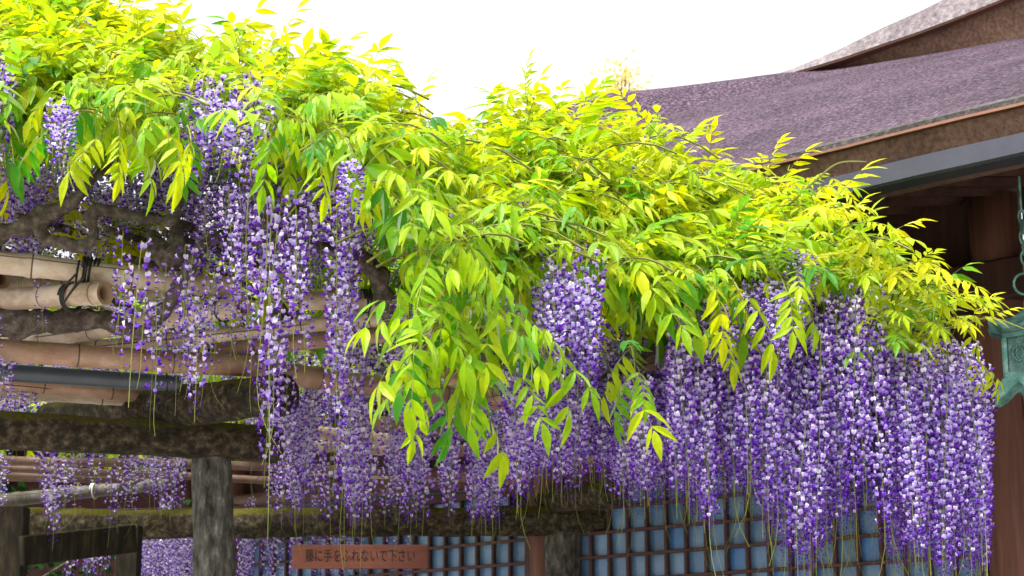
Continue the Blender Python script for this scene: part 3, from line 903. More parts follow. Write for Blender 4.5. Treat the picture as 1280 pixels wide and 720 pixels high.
# ---- canopy outline (photo pixels) and its distance
TOP = np.array([(-90, -60), (60, -35), (100, -15), (140, 15), (200, 40), (330, 50), (400, 62), (440, 82), (500, 118), (560, 158), (590, 155), (640, 128), (680, 122), (740, 132), (790, 150), (830, 188), (900, 192), (960, 205), (1010, 222), (1030, 258), (1060, 290), (1100, 315), (1150, 352), (1200, 382), (1225, 398)], float)
TOP[:, 1] += np.interp(TOP[:, 0], (150, 380, 560, 640, 740, 800, 860, 1225), (4, 22, 30, 22, 8, 10, 32, 30))
BOT = np.array([(-90, 172), (0, 172), (100, 170), (160, 168), (240, 166), (330, 175), (440, 185), (480, 205), (515, 270), (540, 330), (600, 362), (690, 340), (755, 370), (850, 395), (930, 382), (990, 340), (1080, 358), (1110, 395), (1180, 420), (1225, 425)], float)
DF = np.array([(-90, 6.35), (0, 6.3), (300, 6.1), (500, 5.9), (640, 6.2), (900, 6.85), (1240, 7.25)], float)
def top(px): return float(np.interp(px, TOP[:, 0], TOP[:, 1]))
def bot(px): return float(np.interp(px, BOT[:, 0], BOT[:, 1]))
def setb(px): return float(np.interp(px, (850, 1100), (1.35, 0.55)))
def dfr(px): return float(np.interp(px, DF[:, 0], DF[:, 1]))

# ---- compound leaf meshes: rachis along +X, up +Z, unit length
def leaflet(length, width, fold, curl, seg=4):
    """lanceolate leaflet along +X, folded along the midrib"""
    V, F = [], []
    ts = [0.0, 0.18, 0.42, 0.70, 1.0]
    ws = [0.08, 0.72, 1.0, 0.62, 0.0]
    for t, w in zip(ts, ws):
        x = length * t
        z = -curl * length * t * t
        hw = 0.5 * width * w
        if t == 1.0:
            V.append((x, 0, z))
        else:
            V += [(x, hw, z + fold * hw), (x, 0, z), (x, -hw, z + fold * hw)]
    for i in range(3):
        a = i * 3; b = a + 3
        F += [(a, a + 1, b + 1, b), (a + 1, a + 2, b + 2, b + 1)]
    F += [(9, 10, 12), (10, 11, 12)]
    return np.array(V, float), F

def rotm(axis, ang):
    return np.array(Matrix.Rotation(ang, 3, axis))

def compound_leaf(npairs, droop, hang, size, seed):
    rd = random.Random(seed)
    V, F, mats = [], [], []
    def add(v, f, mat):
        n = sum(len(a) for a in V)
        V.append(v); F.extend([tuple(i + n for i in ff) for ff in f]); mats.extend([mat] * len(f))
    pts = []
    for k in range(7):
        t = k / 6
        pts.append(np.array((t * (1 - 0.12 * droop * t), 0.05 * math.sin(seed + t * 2.5), 0.12 * t - droop * t * t)))
    # rachis: three-sided tube
    rv, rf = [], []
    for k, p in enumerate(pts):
        r = 0.008 * (1 - 0.6 * k / 6)
        for j in range(3):
            a = 2 * math.pi * j / 3
            rv.append(p + np.array((0, math.cos(a) * r, math.sin(a) * r)))
    for k in range(6):
        for j in range(3):
            j2 = (j + 1) % 3
            rf.append((k * 3 + j, k * 3 + j2, k * 3 + 3 + j2, k * 3 + 3 + j))
    add(np.array(rv), rf, 1)
    def at(t):
        x = t * 6; i = min(5, int(x)); f = x - i
        p = pts[i] * (1 - f) + pts[i + 1] * f
        d = pts[i + 1] - pts[i]; d /= np.linalg.norm(d)
        return p, d
    for i in range(npairs):
        t = 0.26 + 0.66 * i / max(1, npairs - 1)
        p, d = at(t)
        slope = math.atan2(-d[2], d[0])
        for s in (1, -1):
            L_ = size * rd.uniform(0.72, 1.2) * (0.82 + 0.25 * math.sin(math.pi * (0.2 + 0.7 * i / npairs)))
            v, f = leaflet(L_, L_ * rd.uniform(0.23, 0.31), rd.uniform(0.15, 0.5), rd.uniform(0.05, 0.35))
            ang = s * math.radians(rd.uniform(48, 68) - 14 * t)
            h = hang * rd.uniform(0.7, 1.25)
            m = rotm('Y', slope * 0.8 + rd.uniform(-.25, .25)) @ rotm('Z', ang + rd.uniform(-.25, .25)) @ rotm('Y', h + rd.uniform(-.2, .2)) @ rotm('X', s * rd.uniform(-0.7, 0.4))
            add(v @ m.T + p, f, 0)
    p, d = at(0.999)
    L_ = size * rd.uniform(1.0, 1.2)
    v, f = leaflet(L_, L_ * 0.32, 0.3, 0.2)
    m = rotm('Y', math.atan2(-d[2], d[0]) + hang * 0.5)
    add(v @ m.T + p, f, 0)
    return np.concatenate(V), F, mats

LEAFV = []
for i in range(12):
    LEAFV.append(compound_leaf([4, 5, 4, 5, 6, 3][i % 6], [0.18, 0.30, 0.5, 0.3][i % 4], [0.2, 0.42, 0.75, 1.0][i % 4], [0.40, 0.37, 0.42, 0.36, 0.33, 0.46][i % 6], 100 + i))
leaf_meshes = []
for i, (v, f, mt) in enumerate(LEAFV):
    me = bpy.data.meshes.new('leaf')
    me.from_pydata([tuple(p) for p in v], [], f)
    me.materials.append(M['leaf_o']); me.materials.append(M['twig'])
    me.polygons.foreach_set('material_index', mt)
    leaf_meshes.append(me)

leaves = []       # (Matrix, variant, youth)
twigs = MB()
def frame_from(a, up):
    a = a.normalized()
    y = up.cross(a)
    if y.length < 1e-4: y = Vector((0, 1, 0)).cross(a)
    y.normalize(); z = a.cross(y)
    return Matrix((a, y, z)).transposed()

def put_leaf(p, d, up, size, var, youth):
    m = Matrix.Translation(p) @ (frame_from(d, up) @ Matrix.Scale(size, 3)).to_4x4()
    leaves.append((m, var, youth))

def shoot(tip, out, length, nleaf, youth, lsize, rise=0.3, droop=0.35, hangy=None):
    out = out.normalized()
    base = tip - out * length - Vector((0, 0, rise * length))
    ctrl = (base + tip) / 2 + Vector((0, 0, droop * length))
    path = []
    for k in range(6):
        t = k / 5
        path.append(base * (1 - t) ** 2 + ctrl * 2 * t * (1 - t) + tip * t * t)
    twigs.tube(path, [0.005, 0.0045, 0.004, 0.0034, 0.0026, 0.0016], 4, 0, cap=False)
    ph = U(0, 6.28)
    for i in range(nleaf):
        t = 0.28 + 0.72 * (i + 0.3) / nleaf
        t = min(1, t)
        p = base * (1 - t) ** 2 + ctrl * 2 * t * (1 - t) + tip * t * t
        tan = ((ctrl - base) * (1 - t) + (tip - ctrl) * t).normalized()
        sd = tan.cross(Vector((0, 0, 1)))
        if sd.length < 0.1: sd = Vector((1, 0, 0))
        sd.normalize()
        upn = sd.cross(tan)
        a = ph + i * 2.4
        d = tan * U(0.5, 1.0) + sd * math.cos(a) * U(0.6, 1.1) + upn * (math.sin(a) * 0.6 + 0.12)
        if i == nleaf - 1: d = tan + sd * U(-.3, .3)
        y = youth + 0.30 * (t - 0.65) + U(-0.22, 0.22) - (U(0.25, 0.5) if U(0, 1) < 0.16 else 0)
        var = random.randrange(12) if hangy is None else random.choice([v for v in range(12) if v % 4 in hangy])
        put_leaf(p, d, Vector((U(-.25, .25), U(-.35, .1), 1)), lsize * U(0.78, 1.15) * (0.75 if t > 0.9 else 1), var, max(0.02, min(0.98, y)))

def outdir(v=0.5):
    return Vector((U(-0.75, 1.0), U(-1.0, 0.15), 0)).normalized()

# main visible mantle of leaves
cnt = 0
while cnt < 800:
    px = U(-230, 1196); tp, bt = top(px), bot(px)
    if U(0, 1) > (bt - tp) / 300.0: continue
    inset = 16
    if bt - tp < 30: continue
    py = U(tp + inset, bt - 8)
    v = min(1.0, max(0.0, (py - tp) / (bt - tp)))
    # gap where the pale flower cluster shows among the leaves
    if (195 < px < 345 and 90 < py < 205 or 675 < px < 755 and 290 < py or False) and U(0, 1) < 0.85: continue
    d = dfr(px) + setb(px) * (1 - v) ** 1.1 + U(-0.1, 0.35)
    tip = PY(px, py, d)
    sc = 0.238 * U(0.8, 1.2)
    o = outdir()
    youth = 0.77 - 0.28 * max(0, v - 0.5) / 0.5 + U(-0.12, 0.12)
    if px > 1000: sc *= 0.82
    shoot(tip, o + Vector((0, 0, U(-0.3, 0.5) * (1 - v) - 0.25 * v)), U(0.25, 0.5), random.choice((4, 5, 5, 6)), youth, sc, rise=U(0.05, 0.5) * (1 - v * 0.6))
    cnt += 1
# depth behind the mantle: the canopy goes on over the pergola
for k in range(280):
    px = U(-120, 1170); tp, bt = top(px), bot(px)
    v = U(0.12, 0.95); py = tp + (bt - tp) * v
    d = dfr(px) + setb(px) * (1 - v) + U(0.4, 1.6 if px < 900 else 1.0)
    p = PY(px, py, d)
    lim = PY(px, tp + 24, dfr(px) + setb(px)).z
    p.z = min(p.z, lim)
    shoot(p, outdir(), U(0.3, 0.5), 5, 0.62 + U(-.2, .2), 0.26)
# canopy further back, seen from beneath between the flowers
for k in range(250):
    px = U(-220, 760); d = U(8.0, 13.5)
    z = U(3.5, 3.95)
    X = PY(px, 300, d).x
    tipp = Vector((X, d, z))
    qx, qy = proj(tipp)
    if qy < top(qx) + 40: continue
    shoot(tipp, Vector((U(-1, 1), U(-1, 1), 0)), U(0.3, 0.5), 5, 0.66 + U(-.2, .2), 0.30)
# bright leaves seen between the flowers at the left
for k in range(20):
    px, py = random.choice(((40, 240), (90, 300), (160, 320), (165, 300), (150, 325), (60, 250), (130, 300), (180, 325)))
    shoot(PY(px + U(-25, 25), py + U(-18, 10), U(7.5, 7.9)), outdir(), 0.25, 4, 0.97, 0.2)
for k in range(16):
    shoot(PY(U(290, 440), U(165, 235), U(7.3, 8.2)), outdir(), 0.3, 5, 0.5, 0.24)
# drooping sprays along the front edge: px, py of tip, youth, direction
for (px, py, y, dx, n) in ((520, 470, .42, -.4, 5), (524, 525, .40, -.3, 5), (510, 470, .45, -.5, 4), (540, 450, .45, -.2, 5), (560, 470, .38, 0, 5), (600, 500, .36, .1, 5), (612, 560, .34, .1, 4), (640, 500, .40, .3, 5),
                           (680, 470, .46, .7, 5), (705, 480, .5, .8, 4), (575, 420, .40, 0, 6), (620, 440, .42, .2, 6), (550, 400, .42, -.3, 6), (530, 360, .42, -.4, 6),
                           (795, 500, .46, 0, 4), (800, 535, .44, .1, 3), (860, 415, .55, .3, 4), (905, 425, .55, .5, 4), (890, 390, .6, .2, 4),
                           (930, 400, .7, .3, 5), (985, 395, .62, .1, 4), (1010, 385, .6, .3, 4), (1105, 440, .66, 0, 4), (1120, 470, .6, .1, 4), (1160, 455, .6, .3, 5), (1190, 450, .6, .3, 5), (1200, 420, .7, .6, 5),
                           (120, 250, .5, -.2, 4), (60, 235, .55, -.4, 4), (150, 245, .5, .3, 4), (210, 250, .55, .2, 4), (240, 255, .5, .3, 4), (330, 250, .5, 0, 4), (390, 255, .45, .2, 4), (440, 265, .45, .4, 5),
                           (1180, 400, .85, .5, 5), (1150, 380, .85, .4, 5), (1110, 350, .85, .3, 5), (1080, 330, .85, .3, 5), (1050, 310, .85, .3, 5), (1130, 400, .75, 0, 5), (1090, 390, .7, 0, 5)):
    d = dfr(px) - 0.12 + U(-.05, .1)
    if py < 300 and px < 480: py -= 45
    elif px > 1000: py -= 22
    if px > 1000: shoot(PY(px, py - 30, d), Vector((dx, -0.8, 0.1)), U(0.25, 0.38), n, y + 0.05, 0.20, rise=0.0, droop=0.2, hangy=(0, 1))
    else: shoot(PY(px, py - 26, d), Vector((dx, -1.0, -0.35)), U(0.30, 0.42), n - 1, y + 0.06, 0.25, rise=-0.15, droop=0.32, hangy=(1, 2, 3))
# upright and outlying young shoots on the skyline
for (px, py, y, dx, dz, sz) in ((660, 105, .85, .1, 1.0, .26), (665, 118, .9, .3, .8, .24), (640, 125, .9, -.6, .6, .25), (735, 122, .9, .3, .7, .24), (428, 82, .9, .5, .6, .26), (405, 68, .9, .3, .7, .25), (150, 5, .85, .3, .8, .28), (200, 36, .9, .3, .7, .26), (240, 48, .9, 0, .8, .25),
                                (885, 185, .85, .3, .7, .25), (985, 200, .95, .4, .5, .23), (1035, 222, .95, 1.0, .25, .20), (1025, 240, .95, 1, -.1, .22), (960, 198, .9, .2, .8, .22), (835, 178, .85, .3, .6, .24), (300, 44, .9, .1, .8, .25), (350, 48, .9, .3, .7, .25),
                                (1075, 292, .95, .7, .4, .22), (1130, 330, .95, .8, .2, .2), (1155, 345, .95, .8, .1, .2), (520, 120, .9, .2, .7, .25), (470, 108, .9, .2, .7, .25), (600, 148, .9, 0, .7, .24), (790, 148, .9, .5, .6, .24)):
    d = dfr(px) + setb(px) * 0.9 + U(-.15, .15)
    py += float(np.interp(px, (150, 380, 560, 640, 850, 1225), (0, 14, 22, 12, 16, 16)))
    shoot(PY(px, py, d), Vector((dx, -0.25, dz)), U(0.3, 0.45), 5, y, sz * 0.85, rise=0.1, droop=0.05, hangy=(0, 1))
# long bare shoots reaching over the lantern
for pts in ([(1150, 420, 7.3), (1205, 405, 7.25), (1240, 398, 7.2), (1285, 413, 7.15)], [(1180, 440, 7.3), (1215, 447, 7.25), (1232, 462, 7.2), (1240, 475, 7.2)],
            [(980, 262, 7.6), (1020, 225, 7.5), (1048, 204, 7.45), (1083, 202, 7.4)]):
    P, rr = spline([(PY(*p), r) for p, r in zip(pts, (0.006, 0.005, 0.004, 0.002))], 6)
    twigs.tube(P, rr, 5, 0, cap=False)
for (px, py, dx, dz, sz, y) in ((1212, 400, .6, .9, .13, .93), (1222, 398, .5, .9, .115, .95), (1205, 405, .2, -.5, .12, .85), (1228, 402, .9, .4, .13, .95), (1220, 452, .8, -.6, .12, .8), (1230, 460, .5, -.9, .11, .8), (1212, 446, .3, -.9, .13, .85),
                                (1032, 216, .6, -.7, .18, .95), (1025, 226, .2, -.9, .17, .95)):
    put_leaf(PY(px, py, 7.22 if px > 1100 else 7.5), Vector((dx, -0.3, dz)), Vector((0, -0.5, 1)), sz, random.choice((0, 1, 4, 5)), y)

# ---- racemes
def floret_mesh(bud):
    """pea flower along +X: pale standard petal behind, dark wings and keel in front. returns verts, faces, mats"""
    if bud:
        V = np.array([(0, 0, 0), (0.5, 0.22, 0.05), (0.5, -0.22, 0.05), (0.5, 0, -0.25), (1.0, 0, -0.12)], float)
        F = [(0, 1, 2), (0, 3, 1), (0, 2, 3), (4, 2, 1), (4, 1, 3), (4, 3, 2)]
        return V, F, [1] * 6
    V = [(0.10, 0, 0.0), (0.36, 0.30, 0.22), (0.46, 0.0, 0.34), (0.36, -0.30, 0.22), (0.40, 0.40, 0.52), (0.62, 0.0, 0.72), (0.40, -0.40, 0.52), (0.30, 0.26, 0.80), (0.30, -0.26, 0.80)]
    F = [(0, 2, 1), (0, 3, 2), (1, 2, 5, 4), (2, 3, 6, 5), (4, 5, 7), (5, 6, 8)]
    mats = [0] * 6
    n = len(V)
    V += [(0.15, 0, 0.02), (0.62, 0.2, 0.20), (0.62, -0.2, 0.20), (0.62, 0, -0.12), (1.08, 0, 0.20)]
    F += [(n, n + 2, n + 1), (n, n + 1, n + 3), (n, n + 3, n + 2), (n + 4, n + 1, n + 2), (n + 4, n + 3, n + 1), (n + 4, n + 2, n + 3)]
    mats += [1] * 6
    return np.array(V, float), F, mats
FLO, BUD = floret_mesh(False), floret_mesh(True)

def raceme(length, nfl, seed, tail=0.12, sparse=False):
    rd = random.Random(seed)
    V, F, mats, tint = [], [], [], []
    cnt = [0]
    def add(v, f, mt, tn):
        V.append(v); F.extend([tuple(i + cnt[0] for i in ff) for ff in f]); mats.extend(mt); tint.extend([tn] * len(v)); cnt[0] += len(v)
    sway = rd.uniform(-0.03, 0.03); sway2 = rd.uniform(-0.03, 0.03)
    def axis(t):
        return np.array((sway * math.sin(t * 3 + seed), sway2 * math.sin(t * 2.3 + 2 * seed), -t * length))
    K = 12
    rv, rf = [], []
    cvx, cvy = rd.uniform(-2.2, 2.2), rd.uniform(-2.2, 2.2)
    for k in range(K):
        t = k / (K - 1) * (1 + tail / length)
        p = axis(min(t, 1))
        if t > 1:
            e = (t - 1) * length
            p += np.array((cvx * e * e, cvy * e * e, -e))
        for j in range(3):
            a = 2 * math.pi * j / 3
            r = 0.0021 * (1 - 0.6 * k / K)
            rv.append(p + np.array((math.cos(a) * r, math.sin(a) * r, 0)))
    for k in range(K - 1):
        for j in range(3):
            rf.append((k * 3 + j, k * 3 + (j + 1) % 3, k * 3 + 3 + (j + 1) % 3, k * 3 + 3 + j))
    add(np.array(rv), rf, [2] * len(rf), 0.5)
    for i in range(nfl):
        t = (i + rd.random()) / nfl
        th = i * 2.39996 + rd.uniform(-0.5, 0.5)
        open_ = 1 - max(0, (t - 0.55) / 0.45)
        ped = (0.026 * (0.55 + 0.45 * open_)) * rd.uniform(0.75, 1.2) * min(1, 0.5 + t * 6)
        p = axis(t)
        dirn = np.array((math.cos(th), math.sin(th), 0.15))
        q = p + dirn * ped
        # pedicel
        nrm = np.array((-math.sin(th), math.cos(th), 0)) * 0.0012
        add(np.array([p - nrm, p + nrm, q]), [(0, 1, 2)], [2], 0.5)
        if t > 0.93 or (t > 0.7 and rd.random() < 0.35):
            v, f, mt = BUD; s = 0.013 * rd.uniform(0.7, 1.1); pitch = rd.uniform(0.2, 0.9)
        else:
            v, f, mt = FLO; s = 0.0245 * rd.uniform(0.75, 1.25) * (0.72 + 0.28 * open_); pitch = rd.uniform(-0.15, 0.55)
        m = rotm('Z', th + rd.uniform(-0.3, 0.3)) @ rotm('Y', pitch) @ rotm('X', rd.uniform(-0.3, 0.3)) * s
        tn = max(0.0, min(1.0, 0.18 + 0.45 * open_ + rd.gauss(0, 0.30)))
        add(v @ m.T + q, f, mt, tn)
    return np.concatenate(V), F, mats, np.array(tint)

RAC = []
for i, (Ln, nf) in enumerate(((0.30, 52), (0.36, 62), (0.45, 78), (0.52, 88), (0.60, 102), (0.66, 108), (0.74, 122), (0.80, 132), (0.90, 148), (1.0, 160), (0.40, 30), (0.55, 38), (0.75, 52))):
    RAC.append((Ln,) + raceme(Ln, nf, 40 + i, tail=[0.02, 0.08, 0.03, 0.16, 0.03, 0.06, 0.2, 0.03, 0.12, 0.03, 0.1, 0.2, 0.26][i]))
def set_tint(me, arr):
    ca = me.color_attributes.new('tint', 'FLOAT_COLOR', 'POINT')
    buf = np.ones((len(arr), 4), np.float32); buf[:, :3] = np.asarray(arr, np.float32)[:, None]
    ca.data.foreach_set('color', buf.ravel())
rac_meshes = []
PM = [M['petal'], M['keel'], M['stem']]
for (Ln, v, f, mt, tn) in RAC:
    me = bpy.data.meshes.new('flower_cluster')
    me.from_pydata([tuple(p) for p in v], [], f)
    for m_ in PM: me.materials.append(m_)
    me.polygons.foreach_set('material_index', mt)
    set_tint(me, tn)
    rac_meshes.append(me)

racemes = []     # (Matrix, variant, top px, py, dist)
def put_rac(px, ytop, ybot, d, thin=False, fat=1.0):
    a = PY(px, ytop, d); b_ = PY(px, ybot, d)
    Ln = max(0.2, a.z - b_.z)
    cand = range(10) if not thin else (10, 11, 12)
    best = sorted(cand, key=lambda i: abs(RAC[i][0] - Ln))[:2]
    i = random.choice(best)
    sz = Ln / RAC[i][0]
    sxy = fat * (0.9 + 0.2 * random.random()) * min(1.25, max(0.8, sz)) ** 0.5
    m = Matrix.Translation(a) @ Matrix.Rotation(U(0, 6.28), 4, 'Z') @ Matrix.Rotation(U(-.04, .04), 4, 'X') @ Matrix.Diagonal((sxy, sxy, sz, 1))
    racemes.append((m, i, px, (ytop + ybot) / 2, d, Ln))

# curtain at the right end
YB = np.array([(830, 600), (850, 610), (880, 650), (920, 600), (960, 655), (1000, 712), (1040, 655), (1080, 625), (1110, 695), (1150, 690), (1180, 712), (1222, 704)], float)
for k in range(230):
    px = U(845, 1224)
    yb = float(np.interp(px, YB[:, 0], YB[:, 1]))
    front = U(0, 1) < 0.55
    d = dfr(px) + (U(0.0, 0.5) if front else U(0.5, 1.5))
    yt = max(360, bot(px) - 15) + U(-10, 70) + (0 if front else 20)
    if px > 1110: yt = U(425, 520)
    yb2 = yt + (yb - yt) * (1 - abs(random.gauss(0, 0.16)))
    if yb2 - yt < 90: yb2 = yt + U(90, 150)
    put_rac(px, yt, min(yb2 + 24, yb + 24), d)
for px in (1214, 1220, 1224, 1205, 1190, 1195, 1010, 990, 1000): put_rac(px, U(455, 520), U(690, 716), dfr(px) + U(0, .25))
# middle
YM = np.array([(640, 650), (680, 600), (710, 625), (740, 600), (780, 640), (810, 650), (850, 610)], float)
for k in range(120):
    px = U(640, 865); yb = float(np.interp(px, YM[:, 0], YM[:, 1])) - abs(random.gauss(0, 30))
    d = U(6.9, 8.9); yt = U(445, 510)
    put_rac(px, yt, max(yt + 70, yb), d)
# deeper middle left
CX = [U(350, 660) for _ in range(26)]
for k in range(84):
    px = random.choice(CX) + random.gauss(0, 7); d = U(8.2, 10.8); yt = U(470, 560) ; yb = min(655, yt + U(60, 150))
    put_rac(px, yt, yb, d)
# strands in front of the poles
for (px, y0, y1, d) in ((262, 240, 330, 6.6), (284, 235, 400, 6.5), (300, 240, 340, 6.7), (318, 240, 420, 6.5), (334, 250, 480, 6.45), (346, 240, 560, 6.5), (356, 235, 470, 6.6), (368, 240, 420, 6.4), (378, 300, 455, 6.6),
                        (392, 230, 340, 6.5), (405, 235, 330, 6.6), (420, 245, 480, 6.5), (430, 240, 560, 6.6), (441, 250, 470, 6.5), (446, 400, 640, 7.4), (432, 430, 660, 7.6), (340, 400, 600, 7.4), (356, 430, 620, 7.6), (456, 440, 650, 8.0),
                        (352, 330, 520, 6.6), (330, 260, 380, 6.7), (425, 380, 560, 7.0), (440, 480, 662, 8.2), (310, 230, 330, 6.9), (270, 230, 300, 7.1), (388, 240, 320, 7.0)):
    put_rac(px + U(-4, 4), y0, y1, d, thin=U(0, 1) < 0.3)
for (px, y0, y1, d) in ((158, 330, 440, 6.7), (176, 300, 470, 6.6), (184, 335, 455, 6.7), (232, 360, 450, 6.7), (246, 370, 520, 6.7), (240, 400, 480, 6.9), (500, 370, 460, 6.8), (490, 380, 450, 6.9)):
    put_rac(px, y0, y1, d, thin=U(0, 1) < 0.85)
for (px, y0, y1, d) in ((10, 450, 500, 7.5), (52, 560, 612, 9.5), (68, 560, 680, 9.5), (60, 600, 650, 10), (118, 575, 625, 9.8), (140, 590, 665, 9.6), (148, 585, 650, 9.7), (202, 565, 640, 9.8), (215, 570, 640, 9.9), (228, 570, 635, 10), (190, 575, 620, 10.2), (20, 470, 520, 8), (44, 455, 530, 8)):
    put_rac(px, y0, y1, d, thin=U(0, 1) < 0.4)
# hanging behind the trunks at the left
for k in range(150):
    px = U(-60, 330); yt = U(165, 262); d = U(7.2, 8.8)
    put_rac(px, yt, yt + U(70, 125), d)
for k in range(58):
    px = U(320, 490); yt = U(172, 280); d = U(7.0, 8.4)
    put_rac(px, yt, yt + U(70, 125), d)
for k in range(18):
    px = U(-20, 345) if k < 4 else U(140, 345); yt = U(255, 420); put_rac(px, yt, yt + U(70, 150), U(6.7, 7.2), thin=True, fat=0.85)
for k in range(22):
    px = U(-20, 240); yt = U(545, 590); put_rac(px, yt, yt + U(45, 85), U(9.2, 10.4), thin=True)
for k in range(30):
    px = U(745, 900); yt = U(395, 450); put_rac(px, yt, yt + U(90, 150), U(7.4, 8.4))
# hanging behind the near poles
for k in range(85):
    px = U(-60, 540); d = U(8.7, 10.6); a = Vector((PY(px, 400, d).x, d, U(3.5, 3.72))); yt = proj(a)[1]
    put_rac(px, yt, yt + U(0.35, 0.62) / PXM(d), d)
# far rows seen under the rear beam
for k in range(120):
    px = U(170, 660); d = U(12.2, 15.5); zt = U(2.95, 3.2)
    yt = proj(PY(px, 600, d))[1]
    a = Vector((PY(px, 600, d).x, d, zt)); yt = proj(a)[1]
    put_rac(px, yt, yt + U(0.35, 0.7) / PXM(d), d)
for k in range(45):
    px = random.choice((U(170, 240), U(300, 345), U(345, 470), U(90, 170))); d = U(12.4, 14.5)
    yt = U(640, 668); put_rac(px, yt, yt + U(55, 90), d)
# among the leaves
for (x0, x1, y0, y1, ln, n, doff) in ((222, 322, 88, 135, 95, 16, 0.1), (688, 750, 305, 385, 120, 13, 0.3), (0, 18, 50, 100, 120, 4, 0.0), (98, 120, 20, 40, 40, 3, 0.3), (760, 800, 200, 215, 40, 5, 0.3), (630, 650, 245, 260, 45, 3, 0.2),
                                     (795, 860, 300, 345, 75, 3, 0.3), (430, 450, 190, 210, 60, 3, 0.2), (560, 590, 255, 275, 60, 4, 0.1), (640, 700, 350, 380, 90, 5, 0.4), (905, 1010, 345, 400, 80, 10, 0.3), (980, 1010, 310, 320, 40, 3, 0.2), (60, 85, 120, 160, 60, 3, -0.1)):
    for k in range(n):
        px = U(x0, x1); yt = U(y0, y1); v = (yt - top(px)) / max(30, bot(px) - top(px))
        put_rac(px, yt, yt + ln * U(0.8, 1.2), dfr(px) + setb(px) * max(0, 1 - v) ** 1.1 + doff - 0.35)

# ---- choose the 300 that show largest, one by one; the rest is a mass
def pick(items, posfn, cell, limit=300):
    buckets = {}
    for idx, it in enumerate(items):
        px, py, d = posfn(it)
        if not (-10 < px < 1290 and -20 < py < 725): continue
        buckets.setdefault((int(px // cell), int(py // cell)), []).append((d, idx))
    order = []
    depth = 0
    for b in buckets.values(): b.sort()
    while len(order) < limit and depth < 12:
        layer = [b[depth] for b in buckets.values() if len(b) > depth]
        layer.sort(); order += [i for _, i in layer]; depth += 1
    return set(order[:limit])

def leaf_pos(it):
    c = it[0] @ Vector((0.6, 0, -0.1)); x, y = proj(c); return x, y, c.y
sel = pick(leaves, leaf_pos, 36)
for i in sorted(sel):
    m, var, y = leaves[i]
    o = bpy.data.objects.new('leaf', leaf_meshes[var]); col.objects.link(o)
    o.parent = vine; o.matrix_parent_inverse = WM(vine).inverted(); o.matrix_basis = m
    o.color = (y, y, y, 1)

def joined(name, items, src, mats, with_tint):
    VS, LS, LT, MI, TN = [], [], [], [], []
    base = 0
    for (m, var, y) in items:
        v, f, mt, tn = src[var]
        mm = np.array(m)
        VS.append(v @ mm[:3, :3].T + mm[:3, 3])
        fl = flatcache[id(src)][var]
        LS.append(fl[0] + base); LT.append(fl[1]); MI.append(fl[2])
        TN.append(np.full(len(v), y) if tn is None else tn)
        base += len(v)
    if not VS: return None
    VS = np.concatenate(VS); LS = np.concatenate(LS); LT = np.concatenate(LT); MI = np.concatenate(MI); TN = np.concatenate(TN)
    me = bpy.data.meshes.new(name)
    me.vertices.add(len(VS)); me.vertices.foreach_set('co', VS.astype(np.float32).ravel())
    me.loops.add(len(LS)); me.loops.foreach_set('vertex_index', LS.astype(np.int32))
    me.polygons.add(len(LT))
    st = np.concatenate(([0], np.cumsum(LT)[:-1])).astype(np.int32)
    me.polygons.foreach_set('loop_start', st)
    for m_ in mats: me.materials.append(m_)
    me.polygons.foreach_set('material_index', MI.astype(np.int32))
    me.update(calc_edges=True)
    me.validate()
    set_tint(me, TN)
    o = link_mesh(name, me, vine)
    o['kind'] = 'stuff'
    return o
flatcache = {}
def make_flat(src):
    out = []
    for (v, f, mt, tn) in src:
        out.append((np.array([i for ff in f for i in ff], np.int64), np.array([len(ff) for ff in f], np.int64), np.array(mt, np.int64)))
    flatcache[id(src)] = out
leaf_src = [(v, f, mt, None) for v, f, mt in LEAFV]; make_flat(leaf_src)
rac_src = [(v, f, mt, tn) for (_, v, f, mt, tn) in RAC]; make_flat(rac_src)
joined('foliage', [leaves[i] for i in range(len(leaves)) if i not in sel], leaf_src, [M['leaf_s'], M['twig']], True)

selr = pick(racemes, lambda r: (r[2], r[3], r[4]), 26)
for i in sorted(selr):
    m, var = racemes[i][:2]
    o = bpy.data.objects.new('flower_cluster', rac_meshes[var]); col.objects.link(o)
    o.parent = vine; o.matrix_parent_inverse = WM(vine).inverted(); o.matrix_basis = m
joined('flowers', [(racemes[i][0], racemes[i][1], 0) for i in range(len(racemes)) if i not in selr], rac_src, PM, True)
tw = twigs.build('twigs', M['twig'], vine); tw['kind'] = 'stuff'

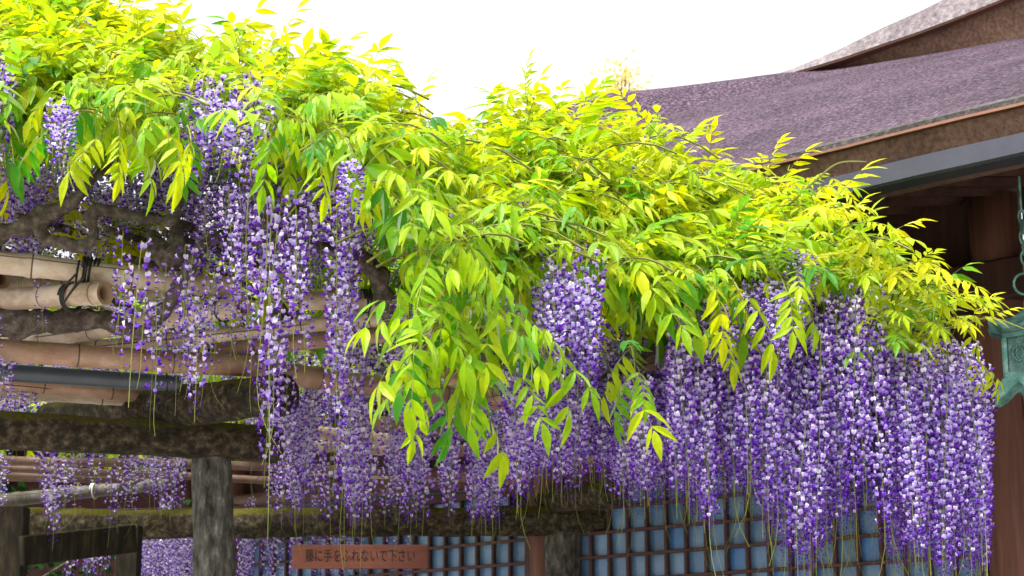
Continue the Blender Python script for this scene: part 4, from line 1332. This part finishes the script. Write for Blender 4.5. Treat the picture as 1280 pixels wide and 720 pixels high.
# ================================================================== BACKGROUND TREES
def tree(name, base, h, cr, label, palette, nclump, seed, cat='tree', lm='leaf_dark', lsz=0.16, nper=60, squash=0.8, low=0.35):
    rd = random.Random(seed)
    t = thing(name, base, label, cat)
    mb = MB()
    tp = base + Vector((0, 0, h * 0.72))
    mb.tube(lerp_path(base, tp, 10, wob=0.15, seed=seed), [h * 0.03 * (1 - 0.75 * i / 9) + 0.02 for i in range(10)], 9, rough=0.1)
    cents = []
    for k in range(nclump):
        a = rd.uniform(0, 6.28); zz = rd.uniform(low, 1.0); rr = cr * math.sqrt(max(0.05, 1 - ((zz - low) / (1 - low) * 1.6 - 0.6) ** 2)) * rd.uniform(0.3, 1.0)
        c = base + Vector((math.cos(a) * rr, math.sin(a) * rr, h * zz))
        cents.append(c)
        st = base.lerp(tp, min(1, max(0.3, zz * 0.9)))
        mb.tube([st, st.lerp(c, 0.55) + Vector((0, 0, 0.1)), c], [h * 0.010, h * 0.006, 0.01], 5, cap=False)
    mb.build('trunk', M['bark_tree'], t, smooth=True)
    V, F, T = [], [], []
    for c in cents:
        cs = rd.uniform(0.5, 1.0) * cr * 0.36
        for j in range(nper):
            p = c + Vector((rd.gauss(0, 0.5), rd.gauss(0, 0.5), rd.gauss(0, 0.5) * squash)) * cs
            d = Vector((rd.uniform(-1, 1), rd.uniform(-1, 1), rd.uniform(-0.8, 0.4))).normalized()
            s = d.cross(Vector((rd.uniform(-1, 1), rd.uniform(-1, 1), 1))).normalized()
            L_ = lsz * rd.uniform(0.7, 1.3)
            n = len(V)
            V += [p, p + d * L_ * 0.5 + s * L_ * 0.28, p + d * L_, p + d * L_ * 0.5 - s * L_ * 0.28]
            F.append((n, n + 1, n + 2, n + 3)); 
            y = rd.uniform(*palette); T += [y] * 4
    m2 = MB(); m2.v = [tuple(p) for p in V]; m2.f = F; m2.m = [0] * len(F)
    cro = m2.build('crown', M[lm], t)
    set_tint(cro.data, T)
    return t
tree('broadleaf_tree', Vector((PY(772, 100, 30).x, 30, 0)), PY(772, 90, 30).z, 1.3, 'distant yellow leaved tree top, painted pale for glare, rising behind the bark roof', (0.2, 1.0), 120, 3, lm='leaf_orange', lsz=0.11, nper=40, low=0.5)
tree('evergreen_tree', Vector((-6.6, 21, 0)), 4.3, 2.4, 'dark evergreen tree behind the timber frame and rear log beam', (0.0, 0.25), 60, 5, low=0.15)
tree('evergreen_tree', Vector((-3.0, 22.5, 0)), 4.2, 2.2, 'dark evergreen tree behind the mossy log post', (0.0, 0.2), 60, 6, low=0.15)

# far gallery closing the court at the left
fg = thing('shrine_gallery', Vector((-7, 25, 0)), 'dark red timber gallery far behind the pergola', 'building')
mb = MB(); mb.box(Matrix.Translation((-7, 25.3, 2.8)), (17, 0.2, 5.6), 0, 0.01); mb.build('wall', M['plaster'], fg)
for k in range(7):
    mb = MB(); mb.tube([Vector((-14.5 + k * 2.5, 25, 0)), Vector((-14.5 + k * 2.5, 25, 5.5))], 0.14, 12); mb.build('column', M['column'], fg, smooth=True)
mb = MB()
mb.add([(-16, 22.6, 5.45), (2, 22.6, 5.45), (2, 26, 6.6), (-16, 26, 6.6), (-16, 22.6, 5.3), (2, 22.6, 5.3), (2, 29.4, 5.3), (-16, 29.4, 5.3)], [(0, 1, 2, 3), (4, 5, 1, 0), (7, 6, 5, 4), (3, 2, 6, 7), (0, 3, 7, 4), (1, 5, 6, 2)])
mb.build('roof', M['bark'], fg)
print('leaves', len(leaves), 'racemes', len(racemes))
